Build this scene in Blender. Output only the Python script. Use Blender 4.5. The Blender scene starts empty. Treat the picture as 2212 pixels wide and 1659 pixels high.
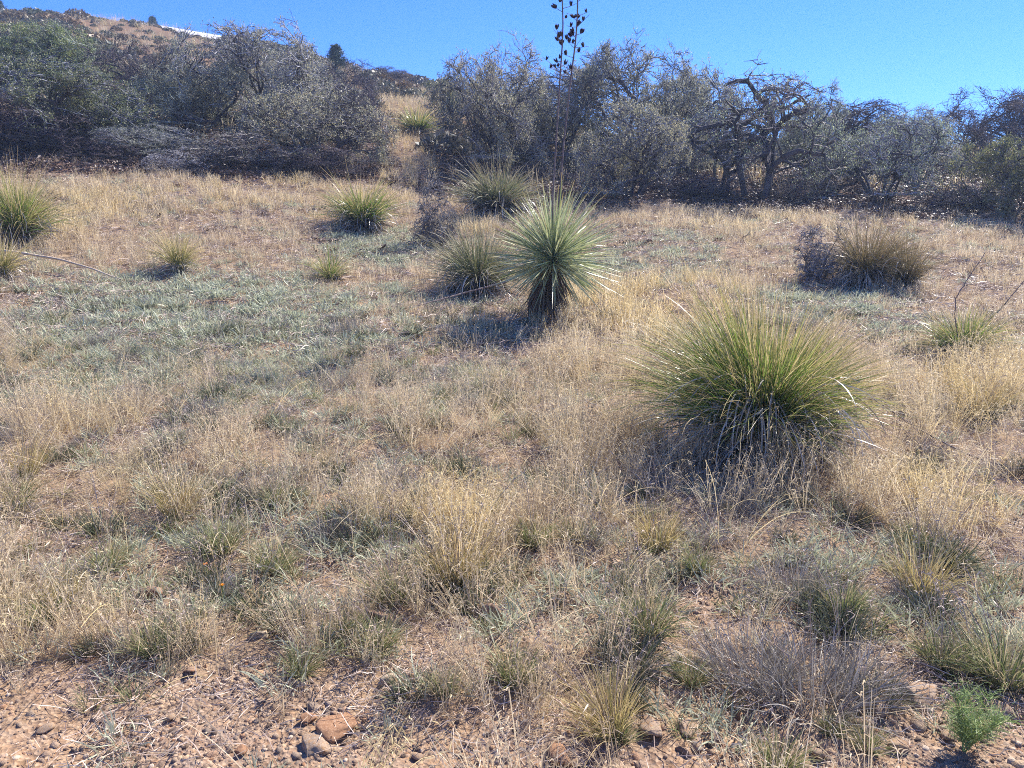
import bpy, bmesh, math, random
import numpy as np
from mathutils import Vector, Matrix
R = math.radians
rng = np.random.default_rng(7)
S = bpy.context.scene
COL = S.collection

# ------------------------------------------------------------------ camera, sky, sun, exposure
CAMH, PITCH, FPX = 1.6, R(10.0), 759.0
cam = bpy.data.objects.new('camera', bpy.data.cameras.new('camera'))
COL.objects.link(cam)
cam.location = (0, 0, CAMH); cam.rotation_euler = (R(90) - PITCH, 0, 0)
cam.data.sensor_width = 36; cam.data.lens = 36 * FPX / 1024
cam.data.clip_start = 0.05; cam.data.clip_end = 6000
S.camera = cam
SUN_AZ, SUN_EL = R(48), R(47)            # azimuth to the right of the view direction
W = bpy.data.worlds.new('World'); S.world = W; W.use_nodes = True
nt = W.node_tree; nt.nodes.clear()
wo = nt.nodes.new('ShaderNodeOutputWorld'); bg = nt.nodes.new('ShaderNodeBackground')
sky = nt.nodes.new('ShaderNodeTexSky'); sky.sky_type = 'NISHITA'; sky.sun_disc = False
sky.sun_elevation = SUN_EL; sky.sun_rotation = SUN_AZ
sky.altitude = 1500; sky.air_density = 1.0; sky.dust_density = 0.0; sky.ozone_density = 4.0
hs = nt.nodes.new('ShaderNodeHueSaturation'); hs.inputs['Saturation'].default_value = 1.25
hs.inputs['Hue'].default_value = 0.508
bg.inputs['Strength'].default_value = 0.10
tn = nt.nodes.new('ShaderNodeMix'); tn.data_type = 'RGBA'; tn.blend_type = 'MULTIPLY'; tn.inputs[0].default_value = 1; tn.inputs[7].default_value = (.54, .80, 1.2, 1)
nt.links.new(sky.outputs[0], hs.inputs['Color']); nt.links.new(hs.outputs[0], tn.inputs[6]); nt.links.new(tn.outputs[2], bg.inputs['Color']); nt.links.new(bg.outputs[0], wo.inputs[0])
sun = bpy.data.objects.new('sun', bpy.data.lights.new('sun', 'SUN')); COL.objects.link(sun)
sun.data.energy = 5.0; sun.data.angle = R(0.5); sun.data.color = (1.0, 0.95, 0.88)
sd = Vector((math.sin(SUN_AZ) * math.cos(SUN_EL), math.cos(SUN_AZ) * math.cos(SUN_EL), math.sin(SUN_EL)))
sun.rotation_euler = sd.to_track_quat('Z', 'Y').to_euler(); sun.location = (20, 20, 40)
S.view_settings.view_transform = 'Standard'; S.view_settings.look = 'None'
S.view_settings.gamma = 1; S.view_settings.use_curve_mapping = False
S.view_settings.exposure = 1.22
S.render.engine = 'CYCLES'
S.cycles.max_bounces = 6; S.cycles.diffuse_bounces = 3; S.cycles.glossy_bounces = 2
S.cycles.pixel_filter_type = 'BLACKMAN_HARRIS'; S.cycles.filter_width = 1.0
S.cycles.transmission_bounces = 3; S.cycles.volume_bounces = 0
S.cycles.use_denoising = False

# ------------------------------------------------------------------ helpers
DS = 1024 / 2212                          # the picture was measured in a 2212 px wide view
cP, sP = math.cos(PITCH), math.sin(PITCH)

def hsh(ix, iy, s):
    n = np.sin(ix * 127.1 + iy * 311.7 + s * 74.7) * 43758.5453
    return n - np.floor(n)
def vnoise(x, y, s=0.0):
    ix, iy = np.floor(x), np.floor(y); fx, fy = x - ix, y - iy
    fx = fx * fx * (3 - 2 * fx); fy = fy * fy * (3 - 2 * fy)
    a, b = hsh(ix, iy, s), hsh(ix + 1, iy, s); c, d = hsh(ix, iy + 1, s), hsh(ix + 1, iy + 1, s)
    return (a + (b - a) * fx) * (1 - fy) + (c + (d - c) * fx) * fy
def fbm(x, y, s=0.0, o=4):
    r = 0; a = 0.5; t = 0
    for k in range(o):
        r = r + a * vnoise(x * 2 ** k, y * 2 ** k, s + k * 3.1); t += a; a *= 0.5
    return r / t

# the ridge: measured column and row, distance
RIDGE = [(-600, 40, 85), (0, 50, 78), (222, 58, 76), (290, 66, 74), (450, 103, 70), (620, 125, 64), (700, 145, 60), (930, 192, 52), (1100, 255, 45), (1300, 300, 40), (1700, 315, 36), (2212, 322, 34), (2800, 330, 32)]
UT, RD, RZ = [], [], []
for cx_, cy_, r_ in RIDGE:
    k_ = (384 - cy_ * DS) / FPX; z_ = CAMH + r_ * (k_ * cP - sP) / (cP + k_ * sP)
    UT.append((cx_ * DS - 512) / FPX * (r_ * cP + (CAMH - z_) * sP) / r_); RD.append(r_); RZ.append(z_)
def height(x, y, fine=True):
    x = np.asarray(x, float); y = np.asarray(y, float)
    yy = np.maximum(y, 2.0); u = np.clip(x / yy, -1.5, 1.5)
    z = np.interp(yy, [2.0, 3.2, 5, 7, 9.6, 12, 16, 20], [0, .07, .235, .45, .78, 1.13, 2.0, 2.9])
    tl = np.interp(u, [-1.5, -.67, -.35, -.1, .3, .67, 1.5], [1.5, 1.0, .62, .18, 0, .03, .1])
    z = z + tl * (np.minimum(yy, 20) / 16) ** 2.3
    rd = np.interp(u, UT, RD); rz = np.interp(u, UT, RZ)
    t = np.clip((yy - 20) / (rd - 20), 0, 1)
    zh = z + (rz - z) * np.sin(t * math.pi / 2) ** 1.0 * 0.35 + (rz - z) * t * 0.65
    z = np.where(yy > 20, zh, z)
    over = np.maximum(yy - rd, 0)
    z = np.where(yy > rd, rz + 1.5 * (1 - np.exp(-over / 15)) * 0 - np.minimum(over, 400) * 0.05 * (1 - np.exp(-over / 20)), z)
    k = np.clip((y - 1) / 4, 0, 1)
    if fine:
        z = z + (fbm(x * .9, y * .9, 1) - .5) * .24 * k + (fbm(x * 4, y * 4, 5) - .5) * .06 + (fbm(x * 14, y * 14, 9, 2) - .5) * .018 + (fbm(x * 42, y * 42, 12, 2) - .5) * .014 * np.clip((6 - yy) / 2, 0, 1)
        z = z + (fbm(x * .12, y * .12, 3) - .5) * 2.0 * np.clip((yy - 20) / 20, 0, 1) * np.clip((rd - yy) / 25, 0.0, 1)
    return z
def hz(x, y): return float(height(x, y))
def proj(x, y, z):
    d = y * cP + (CAMH - z) * sP; v = (z - CAMH) * cP + y * sP
    return (512 + FPX * x / d) / DS, (384 - FPX * v / d) / DS
def depth(y, z): return y * cP + (CAMH - z) * sP
def on_ground(dx, dy):
    """the first point of the ground along the sight line through a measured place"""
    a = (dx * DS - 512) / FPX; b = (384 - dy * DS) / FPX
    t = np.concatenate([np.linspace(1.5, 30, 6000), np.linspace(30, 120, 3000)])
    X = a * t; Y = t * cP + b * t * sP; Z = CAMH - t * sP + b * t * cP
    hit = np.nonzero(Z <= height(X, Y))[0]
    i = hit[0] if len(hit) else 2000
    return float(X[i]), float(Y[i])
def at_dist(dx, Y):
    x = 0.0
    for _ in range(12):
        z = hz(x, Y); x = (dx * DS - 512) / FPX * depth(Y, z)
    return x, Y, hz(x, Y)

def mesh_np(name, V, F, attr=None, mat=None, smooth=False, fmat=None):
    V = np.asarray(V, np.float32).reshape(-1, 3); F = np.asarray(F, np.int32)
    me = bpy.data.meshes.new(name)
    n, k = F.shape
    me.vertices.add(len(V)); me.vertices.foreach_set('co', V.ravel())
    me.loops.add(n * k); me.loops.foreach_set('vertex_index', F.ravel())
    me.polygons.add(n); me.polygons.foreach_set('loop_start', np.arange(0, n * k, k, dtype=np.int32))
    me.polygons.foreach_set('loop_total', np.full(n, k, np.int32))
    if smooth: me.polygons.foreach_set('use_smooth', np.ones(n, bool))
    if attr is not None:
        a = me.attributes.new('tone', 'FLOAT_COLOR', 'POINT'); c = np.ones((len(V), 4), np.float32); c[:, :3] = attr
        a.data.foreach_set('color', c.ravel())
    if mat is not None:
        for m in (mat if isinstance(mat, list) else [mat]): me.materials.append(m)
    if fmat is not None: me.polygons.foreach_set('material_index', np.asarray(fmat, np.int32))
    me.update(calc_edges=True); me.validate()
    return me
class Geo:
    def __init__(s): s.V = []; s.F = []; s.A = []; s.M = []; s.n = 0
    def add(s, V, F, A, m=0):
        s.V.append(V); s.F.append(F + s.n); s.A.append(A); s.M.append(np.full(len(F), m)); s.n += len(V); return s
    def mesh(s, name, mat, smooth=False):
        return mesh_np(name, np.concatenate(s.V), np.concatenate(s.F), np.concatenate(s.A), mat, smooth, np.concatenate(s.M))
def obj(name, data, parent=None, loc=(0, 0, 0), rot=(0, 0, 0), scl=1.0):
    o = bpy.data.objects.new(name, data); COL.objects.link(o)
    o.location = loc; o.rotation_euler = rot; o.scale = (scl,) * 3 if np.isscalar(scl) else scl
    if parent is not None: o.parent = parent
    return o
def tag(o, label=None, cat=None, group=None, kind=None):
    if label: o['label'] = label
    if cat: o['category'] = cat
    if group: o['group'] = group
    if kind: o['kind'] = kind
    return o

def unit(v): return v / (np.linalg.norm(v, axis=-1, keepdims=True) + 1e-9)
def blades(base, az, el, L, w, K=5, droop=.6, dpow=1.5, wob=.2, curl=0.0, rg=rng, tip=.15):
    """N bent ribbons; el = angle above the ground at the base, droop = how far it bends over"""
    N = len(L); base = np.asarray(base, float)
    def full(v): return np.broadcast_to(np.asarray(v, float), (N,)).copy()
    az, el, w, droop = full(az), full(el), full(w), full(droop)
    wa = rg.normal(0, 1, N) * wob; wb = rg.normal(0, 1, N) * wob * .6
    P = np.zeros((N, K + 1, 3)); T = np.zeros((N, K + 1, 3)); P[:, 0] = base
    for k in range(K + 1):
        t = k / K
        e = el - droop * t ** dpow + wb * t; a = az + wa * t + curl * t * t
        T[:, k] = np.stack([np.cos(e) * np.cos(a), np.cos(e) * np.sin(a), np.sin(e)], 1)
        if k < K: P[:, k + 1] = P[:, k] + T[:, k] * (L / K)[:, None]
    rnd = unit(rg.normal(0, 1, (N, 1, 3)))
    side = unit(np.cross(T, rnd + np.zeros_like(T)))
    tt = np.linspace(0, 1, K + 1)
    ww = (.65 + .35 * np.sin(np.clip(tt * 2.2, 0, math.pi / 2))) * (1 - (1 - tip) * tt ** 2.5)
    hw = w[:, None] * ww[None] * .5
    V = np.stack([P - side * hw[..., None], P + side * hw[..., None]], 2).reshape(-1, 3)
    i = (np.arange(N)[:, None] * (K + 1) + np.arange(K)[None]) * 2
    F = np.stack([i, i + 1, i + 3, i + 2], -1).reshape(-1, 4)
    A = np.zeros((N, K + 1, 2, 3)); A[..., 0] = rg.random((N, 1, 1)); A[..., 1] = tt[None, :, None]; A[..., 2] = rg.random((N, 1, 1))
    return V, F, A.reshape(-1, 3), P
def tubes(P, r, sides=4, tone=None, rg=rng):
    """P (N,K,3) centre lines, r (N,K) radii"""
    N, K, _ = P.shape
    T = np.gradient(P, axis=1); T = unit(T)
    ref = np.zeros_like(T); ref[..., 0] = .31; ref[..., 1] = .17; ref[..., 2] = .2
    ref = np.where(np.abs(T[..., 2:3]) > .8, np.array([1., 0, 0]), np.array([0, 0, 1.]))
    a = unit(np.cross(T, ref)); b = np.cross(T, a)
    an = np.arange(sides) * 2 * math.pi / sides
    V = P[:, :, None] + r[..., None, None] * (a[:, :, None] * np.cos(an)[:, None] + b[:, :, None] * np.sin(an)[:, None])
    V = V.reshape(-1, 3)
    i = (np.arange(N)[:, None, None] * K + np.arange(K - 1)[None, :, None]) * sides
    s = np.arange(sides)[None, None]; s2 = (s + 1) % sides
    F = np.stack([i + s, i + s2, i + sides + s2, i + sides + s], -1).reshape(-1, 4)
    A = np.zeros((N, K, sides, 3)); A[..., 0] = rg.random((N, 1, 1)); A[..., 1] = np.linspace(0, 1, K)[None, :, None]; A[..., 2] = rg.random((N, 1, 1))
    return V, F, A.reshape(-1, 3)

# ------------------------------------------------------------------ materials
def srgb(h):
    c = [int(h[i:i + 2], 16) / 255 for i in (0, 2, 4)]
    return tuple(((v + .055) / 1.055) ** 2.4 if v > .04 else v / 12.92 for v in c) + (1,)
class NT:
    def __init__(s, name):
        s.m = bpy.data.materials.new(name); s.m.use_nodes = True; s.t = s.m.node_tree; s.t.nodes.clear()
        s.out = s.n('ShaderNodeOutputMaterial')
    def n(s, t, **k):
        x = s.t.nodes.new(t)
        for a, b in k.items():
            if a.startswith('i_'):
                x.inputs[a[2:].replace('_', ' ')].default_value = b
            else: setattr(x, a, b)
        return x
    def l(s, a, b): s.t.links.new(a, b)
    def ramp(s, fac, stops, interp='LINEAR'):
        r = s.n('ShaderNodeValToRGB'); r.color_ramp.interpolation = interp
        e = r.color_ramp.elements
        while len(e) > 1: e.remove(e[-1])
        e[0].position = stops[0][0]; e[0].color = stops[0][1]
        for p, c in stops[1:]: q = e.new(p); q.color = c
        s.l(fac, r.inputs[0]); return r.outputs[0]
    def noise(s, vec, scale, detail=4, rough=.6):
        x = s.n('ShaderNodeTexNoise'); x.inputs['Scale'].default_value = scale; x.inputs['Detail'].default_value = detail
        x.inputs['Roughness'].default_value = rough
        if vec is not None: s.l(vec, x.inputs['Vector'])
        return x.outputs[0]
    def mix(s, fac, a, b, mode='MIX'):
        x = s.n('ShaderNodeMix', data_type='RGBA', blend_type=mode)
        for sock, v in ((x.inputs[0], fac), (x.inputs[6], a), (x.inputs[7], b)):
            if isinstance(v, (int, float, tuple)): sock.default_value = v
            else: s.l(v, sock)
        return x.outputs[2]
    def done(s, color, rough=.8, bump=None, trans=0, bstr=.5, bdist=.01, spec=.3):
        p = s.n('ShaderNodeBsdfPrincipled'); p.inputs['Roughness'].default_value = rough
        p.inputs['Specular IOR Level'].default_value = spec
        if isinstance(color, tuple): p.inputs['Base Color'].default_value = color
        else: s.l(color, p.inputs['Base Color'])
        if bump is not None:
            b = s.n('ShaderNodeBump'); b.inputs['Strength'].default_value = bstr; b.inputs['Distance'].default_value = bdist
            s.l(bump, b.inputs['Height']); s.l(b.outputs[0], p.inputs['Normal'])
        o = p.outputs[0]
        if trans:
            tr = s.n('ShaderNodeBsdfTranslucent')
            if isinstance(color, tuple): tr.inputs[0].default_value = color
            else: s.l(color, tr.inputs[0])
            mx = s.n('ShaderNodeMixShader'); mx.inputs[0].default_value = trans
            s.l(o, mx.inputs[1]); s.l(tr.outputs[0], mx.inputs[2]); o = mx.outputs[0]
        s.l(o, s.out.inputs[0]); return s.m
def pal(*hexes):
    n = len(hexes); return [(i / max(n - 1, 1), srgb(h)) for i, h in enumerate(hexes)]
def blade_mat(name, cols, base=None, basefade=.35, tip=None, tipfrom=.7, trans=.3, rough=.5, instancer=None, spec=.3, vary=None):
    """colour of each blade from its own random tone; base and tip colours of their own"""
    m = NT(name)
    at = m.n('ShaderNodeAttribute', attribute_name='tone'); sp = m.n('ShaderNodeSeparateColor'); m.l(at.outputs['Color'], sp.inputs[0])
    c = m.ramp(sp.outputs[0], pal(*cols))
    if base: c = m.mix(m.ramp(sp.outputs[1], [(0, (1, 1, 1, 1)), (basefade, (0, 0, 0, 1))]), c, srgb(base))
    if tip:
        f = m.ramp(sp.outputs[1], [(tipfrom - .25, (0, 0, 0, 1)), (min(tipfrom + .2, 1), (1, 1, 1, 1))])
        c = m.mix(f, c, srgb(tip))
    if instancer:
        a2 = m.n('ShaderNodeAttribute', attribute_name='tint', attribute_type='INSTANCER')
        c2 = m.ramp(a2.outputs['Fac'], pal(*instancer))
        c = m.mix(.6, c, c2)
    v = m.n('ShaderNodeMapRange'); m.l(sp.outputs[2], v.inputs[0]); v.inputs[3].default_value = .7; v.inputs[4].default_value = 1.2
    h = m.n('ShaderNodeHueSaturation'); m.l(v.outputs[0], h.inputs['Value']); m.l(c, h.inputs['Color'])
    out = h.outputs[0]
    if vary:
        oi = m.n('ShaderNodeObjectInfo'); c3 = m.ramp(oi.outputs['Random'], pal(*vary), 'CONSTANT')
        out = m.mix(1.0, out, c3, 'MULTIPLY')
    return m.done(out, rough, trans=trans, spec=spec)

M = {}
M['straw'] = blade_mat('dry_straw', ['a69274', 'ccb996', 'eadcc0', 'bca886'], base='9c8868', trans=.42, instancer=['b29a7a', 'd0ba96', 'e2d2b0', 'e0cc92', 'dcc07a'])
M['forb'] = blade_mat('grey_green_forb', ['98a084', 'b6bc9e', 'ced2b8', 'aab092'], base='a09478', basefade=.2, trans=.3, instancer=['a0a486', 'b8bc9e', 'c4c09e'])
M['litter'] = blade_mat('straw_litter', ['7a6658', 'b8a291', 'dccdbd', '94806f'], trans=.1, instancer=['8f7c70', 'c4ae9c', 'b39c88', 'd4c4b2'])
M['oaklitter'] = blade_mat('oak_leaf_litter', ['4c3c34', '6c584c', '84705f', '5c463c'], trans=.05)
M['deadgrey'] = blade_mat('grey_dead_stems', ['6c665e', '918a7e', 'bcb4a6', 'a0988a'], trans=.12)
M['tuft'] = blade_mat('bunchgrass_green', ['56643a', '77834f', '8c9562', 'aca276', 'c8b490'], base='4c4834', basefade=.3, tip='bca880', tipfrom=.95, trans=.3)
M['tuftshade'] = blade_mat('shade_toned_tuft', ['3c4632', '566044', '6e7656', '8c8666'], base='2c2a20', basefade=.5, trans=.15)  # dark tone stands in for the shadow voids under tufts
M['tuftyel'] = blade_mat('bunchgrass_yellow', ['8b8750', 'b5a468', 'cbb682', 'c0a87c'], base='66724a', basefade=.4, trans=.35)
M['nolina'] = blade_mat('beargrass_green', ['42601e', '567a28', '6c8c34', '86a048', 'a8b268'], base='34381e', basefade=.25, tip='c8b074', tipfrom=.92, trans=.3, rough=.34, spec=.6)
M['nolinayel'] = blade_mat('beargrass_yellow', ['8b8c4e', 'a8a062', 'c0b078', 'd0bd8c'], base='5c6a34', basefade=.5, tip='cdb68a', tipfrom=.75, trans=.35, rough=.45)
M['nolinadead'] = blade_mat('beargrass_dead', ['8a8074', 'b8ae9c', 'd8cfc0', 'a0968a'], trans=.08, rough=.35, spec=.6)
M['nolinagrey'] = blade_mat('beargrass_dull', ['55603a', '707a50', '8c9268', 'a6a482'], base='3a3a2a', basefade=.3, tip='b8a888', tipfrom=.8, trans=.2, rough=.5)
M['nolinabrown'] = blade_mat('beargrass_dry', ['5e5a38', '7a7048', '96865a', 'a8946a'], base='44402a', basefade=.3, tip='b09a74', tipfrom=.8, trans=.2, rough=.5)
M['thatchshade'] = blade_mat('shade_toned_thatch', ['2c2622', '40382f', '5a5044', '362e2c'], trans=.03, rough=.6)  # dead thatch, coloured dark for the shade inside the clump
M['yucca'] = blade_mat('yucca_leaf', ['7e9060', 'a2ae7c', 'c4c898', 'b2b888', 'dad8ac'], base='8a945e', basefade=.2, tip='a08c5c', tipfrom=1.0, trans=.22, rough=.36, spec=.5)
M['yuccadead'] = blade_mat('yucca_dead_leaf', ['4a3e32', '6a5a48', '8a7860', '40362c'], trans=.08, rough=.6)
M['weed'] = blade_mat('green_weed', ['748a4c', '94a866', 'b0bc80'], trans=.3)
M['twig'] = blade_mat('grey_twig', ['5c595c', '807d82', 'a4a2a6', 'c0bec0'], trans=0, rough=.7, spec=.15, vary=['ffffff', 'e4e0d4', 'e8f4dc', 'd4d8e0', 'f4ecdc', 'cccccc'])
M['twigpurple'] = blade_mat('purple_twig', ['443c48', '5c5460', '766e7a', '74686a'], trans=0, rough=.7, spec=.15, vary=['ffffff', 'e4e0d4', 'e8f4dc', 'd4d8e0', 'f4ecdc', 'cccccc'])
M['leafgrey'] = blade_mat('oak_leaf_grey', ['6e7664', '929a82', 'b4b8a0', 'd2d2bc', 'aca07e'], trans=.38, rough=.5, spec=.35, vary=['ffffff', 'e4e0d4', 'e8f4dc', 'd4d8e0', 'f4ecdc', 'cccccc'])
M['leafgreen'] = blade_mat('oak_leaf_green', ['566242', '747f56', '929a6a', 'aaac7c', 'a4946a'], trans=.4, rough=.5, spec=.35, vary=['ffffff', 'e4e0d4', 'e8f4dc', 'd4d8e0', 'f4ecdc', 'cccccc'])
M['leafpurple'] = blade_mat('oak_leaf_dull', ['66606a', '827a86', '948a7c', 'a09a92'], trans=.2, rough=.5, vary=['ffffff', 'e4e0d4', 'e8f4dc', 'd4d8e0', 'f4ecdc', 'cccccc'])
M['conifer'] = blade_mat('conifer_needle', ['2c3f34', '3b5142', '48604c'], trans=.1)
M['scrub'] = blade_mat('hill_scrub', ['5d6450', '76785e', '8a7c5e', '6b6a5c'], trans=.2, instancer=['5e5864', '66705e', '80705e', '96704e'])
def bark(name, a, b):
    m = NT(name); tc = m.n('ShaderNodeTexCoord'); n1 = m.noise(tc.outputs['Object'], 9, 5); n2 = m.noise(tc.outputs['Object'], 45, 4)
    return m.done(m.ramp(n1, [(.3, srgb(a)), (.7, srgb(b))]), .85, bump=n2, bstr=.8, bdist=.02)
M['bark'] = bark('oak_bark', '332e30', '625b5c')
M['stalk'] = bark('dry_stalk', '5c5050', '8a7c76')
M['palestalk'] = bark('bleached_stalk', 'b09c84', 'cdbda6')
M['trunkyucca'] = bark('yucca_trunk', '4a3428', '74563f')
M['pod'] = bark('seed_pod', '2a1e26', '463440')

def rock_mat(name, a, b, c, warm):
    m = NT(name); tc = m.n('ShaderNodeTexCoord'); oi = m.n('ShaderNodeObjectInfo')
    ad = m.n('ShaderNodeVectorMath', operation='ADD'); m.l(tc.outputs['Object'], ad.inputs[0]); m.l(oi.outputs['Location'], ad.inputs[1])
    n1 = m.noise(ad.outputs[0], 14, 6); n2 = m.noise(ad.outputs[0], 90, 4); n3 = m.noise(ad.outputs[0], 5, 3)
    col = m.ramp(n1, [(.3, srgb(a)), (.5, srgb(b)), (.7, srgb(c))])
    col = m.mix(m.ramp(n3, [(.5, (0, 0, 0, 1)), (.62, (1, 1, 1, 1))]), col, srgb(warm))
    return m.done(col, .85, bump=n2, bstr=.7, bdist=.006)
M['rock'] = rock_mat('tan_rock', '8a7460', 'a89078', 'c2aa8e', 'aa8660')
M['rockorange'] = rock_mat('orange_rock', '866048', 'a47c5a', 'bc987a', '987052')
M['rockpale'] = rock_mat('pale_rock', 'a08e78', 'bcab92', 'cebea4', 'b49672')
M['rockdark'] = rock_mat('dark_rock', '7a6354', '9a8068', 'b49c80', 'a0704e')
m = NT('gravel_stone'); a2 = m.n('ShaderNodeAttribute', attribute_name='tint', attribute_type='INSTANCER')
tc = m.n('ShaderNodeTexCoord'); n2 = m.noise(tc.outputs['Object'], 6, 4)
M['gravel'] = m.done(m.mix(.3, m.ramp(a2.outputs['Fac'], pal('584c42', '8c7866', 'a8947e', '746a60', 'bca486', '906c50', 'c8bca8')), m.ramp(n2, pal('7a6455', 'cbb49c')), 'OVERLAY'), .88, bump=n2, bstr=.4, bdist=.1)

# ground: reddish tan soil, gravelly; oak litter under the thicket, darkened to hold the trees' shade; tan and rust grass on the hill
m = NT('soil_ground'); tc = m.n('ShaderNodeTexCoord'); P = tc.outputs['Object']
at = m.n('ShaderNodeAttribute', attribute_name='tone'); sp = m.n('ShaderNodeSeparateColor'); m.l(at.outputs['Color'], sp.inputs[0])
n1 = m.noise(P, 1.3, 6); n2 = m.noise(P, 38, 6, .7); n3 = m.noise(P, 7, 6, .65)
vo = m.n('ShaderNodeTexVoronoi'); vo.inputs['Scale'].default_value = 75; m.l(P, vo.inputs['Vector'])
vr = m.n('ShaderNodeSeparateColor'); m.l(vo.outputs['Color'], vr.inputs[0])
soil = m.ramp(n2, [(.3, srgb('6a523a')), (.5, srgb('927454')), (.7, srgb('b09068'))])
greyer = m.ramp(n3, [(.35, srgb('6c5a4c')), (.65, srgb('9c8672'))])
soil = m.mix(m.ramp(n1, [(.42, (0, 0, 0, 1)), (.6, (1, 1, 1, 1))]), soil, greyer)
soil = m.mix(.45, soil, m.ramp(vr.outputs[0], pal('5c4a3e', 'a08670', 'c0a88e', '84624a', '8e7c6e')))
grassy = m.ramp(n3, [(.3, srgb('6c5c4c')), (.55, srgb('90795f')), (.75, srgb('a28c70'))])
col = m.mix(sp.outputs[0], soil, grassy)
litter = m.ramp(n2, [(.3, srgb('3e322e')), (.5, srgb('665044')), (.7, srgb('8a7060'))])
col = m.mix(sp.outputs[1], col, litter)  # sh lays on leaf litter and the painted tree shade together
nh = m.noise(P, .35, 8, .7)
hill = m.ramp(nh, [(.3, srgb('5a4e40')), (.45, srgb('745f4a')), (.6, srgb('7c624c')), (.75, srgb('6a503e'))])
col = m.mix(sp.outputs[2], col, hill)
hb = m.mix(.5, n2, vo.outputs['Distance'])
M['ground'] = m.done(col, .95, bump=hb, bstr=.8, bdist=.012, spec=.1)

# ------------------------------------------------------------------ zones (measured places on the picture, used to place cover and tint the ground, tree shade included)
def blobs(px, py, L):
    r = np.zeros_like(px)
    for cx, cy, rx, ry, w in L: r = np.maximum(r, w * np.clip(1.6 - np.sqrt(((px - cx) / rx) ** 2 + ((py - cy) / ry) ** 2) * 1.1, 0, 1))
    return r
GREEN = [(480, 1270, 480, 80, .5), (1900, 1290, 420, 110, .5), (1150, 1330, 420, 70, .45), (450, 720, 420, 110, .9), (250, 820, 240, 70, .7), (1000, 860, 200, 60, .5), (560, 1200, 420, 60, .6), (1330, 580, 200, 40, .35), (420, 680, 330, 80, 1), (330, 760, 230, 70, .9), (650, 800, 230, 70, .8), (560, 900, 150, 60, .5), (1430, 560, 140, 45, .55), (820, 540, 110, 40, .9),
         (1790, 660, 170, 35, .6), (1950, 700, 100, 30, .5), (1060, 810, 110, 40, .5), (800, 880, 120, 60, .4), (300, 1240, 230, 60, .7), (830, 1390, 110, 35, .9),
         (1180, 1260, 160, 50, .6), (1950, 1300, 260, 70, .6), (2140, 1440, 110, 60, .9), (1380, 1200, 160, 70, .4), (700, 1000, 200, 80, .35), (150, 640, 160, 30, .7), (1490, 1460, 60, 30, .6), (470, 1060, 180, 80, .4), (620, 1160, 120, 60, .5)]
GOLD = [(1420, 680, 190, 90, 1), (1300, 640, 120, 60, .8), (2120, 850, 140, 110, .9), (200, 450, 160, 50, .8), (470, 430, 150, 45, .6), (980, 1160, 70, 110, .9), (620, 400, 60, 50, .8),
        (160, 1000, 160, 70, .6), (1200, 720, 140, 50, .6), (850, 410, 120, 40, .7), (1600, 480, 150, 30, .5), (1900, 490, 120, 20, .4), (1420, 1130, 60, 80, .7), (2050, 1120, 140, 110, .6), (100, 470, 120, 60, .8), (1000, 500, 80, 30, .7), (280, 1060, 90, 50, .6), (2000, 960, 200, 50, .5)]
BARE = [(300, 1660, 900, 125, 1), (1000, 1660, 500, 80, 1), (1800, 1660, 700, 90, 1), (200, 1490, 260, 50, .8), (560, 1500, 260, 55, .7), (1000, 1560, 400, 50, .7), (1560, 1300, 110, 45, .6), (1750, 1610, 400, 90, .9),
        (120, 1180, 90, 40, .6), (670, 1180, 90, 50, .5), (1200, 1200, 100, 40, .5), (1050, 1420, 240, 50, .5), (1250, 1370, 80, 50, .5), (700, 1440, 180, 40, .5), (300, 725, 60, 12, .6), (600, 745, 60, 14, .6), (2150, 1600, 200, 90, .8), (1100, 860, 90, 30, .5), (1150, 780, 150, 30, .4), (1600, 1500, 150, 60, .7)]
EDGE_X = [-400, 0, 130, 300, 500, 700, 860, 960, 1200, 1500, 1800, 2000, 2212, 2700]
EDGE_Y = [360, 375, 385, 395, 388, 385, 400, 440, 455, 465, 470, 470, 490, 500]
def zones(x, y, z=None):
    if z is None: z = height(x, y)
    ok = y > 1.2
    px, py = proj(x, np.where(ok, y, 1.2), np.where(ok, z, 0))
    nb = (fbm(x * 1.7, y * 1.7, 21) - .5) * 1.1
    g = np.clip(blobs(px, py, GREEN) * 1.15 + nb * 1.0, 0, 1); go = np.clip(blobs(px, py, GOLD) + nb * .5, 0, 1); b = np.clip(blobs(px, py, BARE) * 1.05 + nb * .7 - .05, 0, 1)
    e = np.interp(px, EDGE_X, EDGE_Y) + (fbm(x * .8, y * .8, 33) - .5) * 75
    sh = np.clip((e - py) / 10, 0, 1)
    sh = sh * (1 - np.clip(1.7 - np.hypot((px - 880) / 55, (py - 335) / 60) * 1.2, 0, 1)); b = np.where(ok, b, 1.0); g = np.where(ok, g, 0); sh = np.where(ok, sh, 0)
    return px, py, g, go, b, sh

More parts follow.
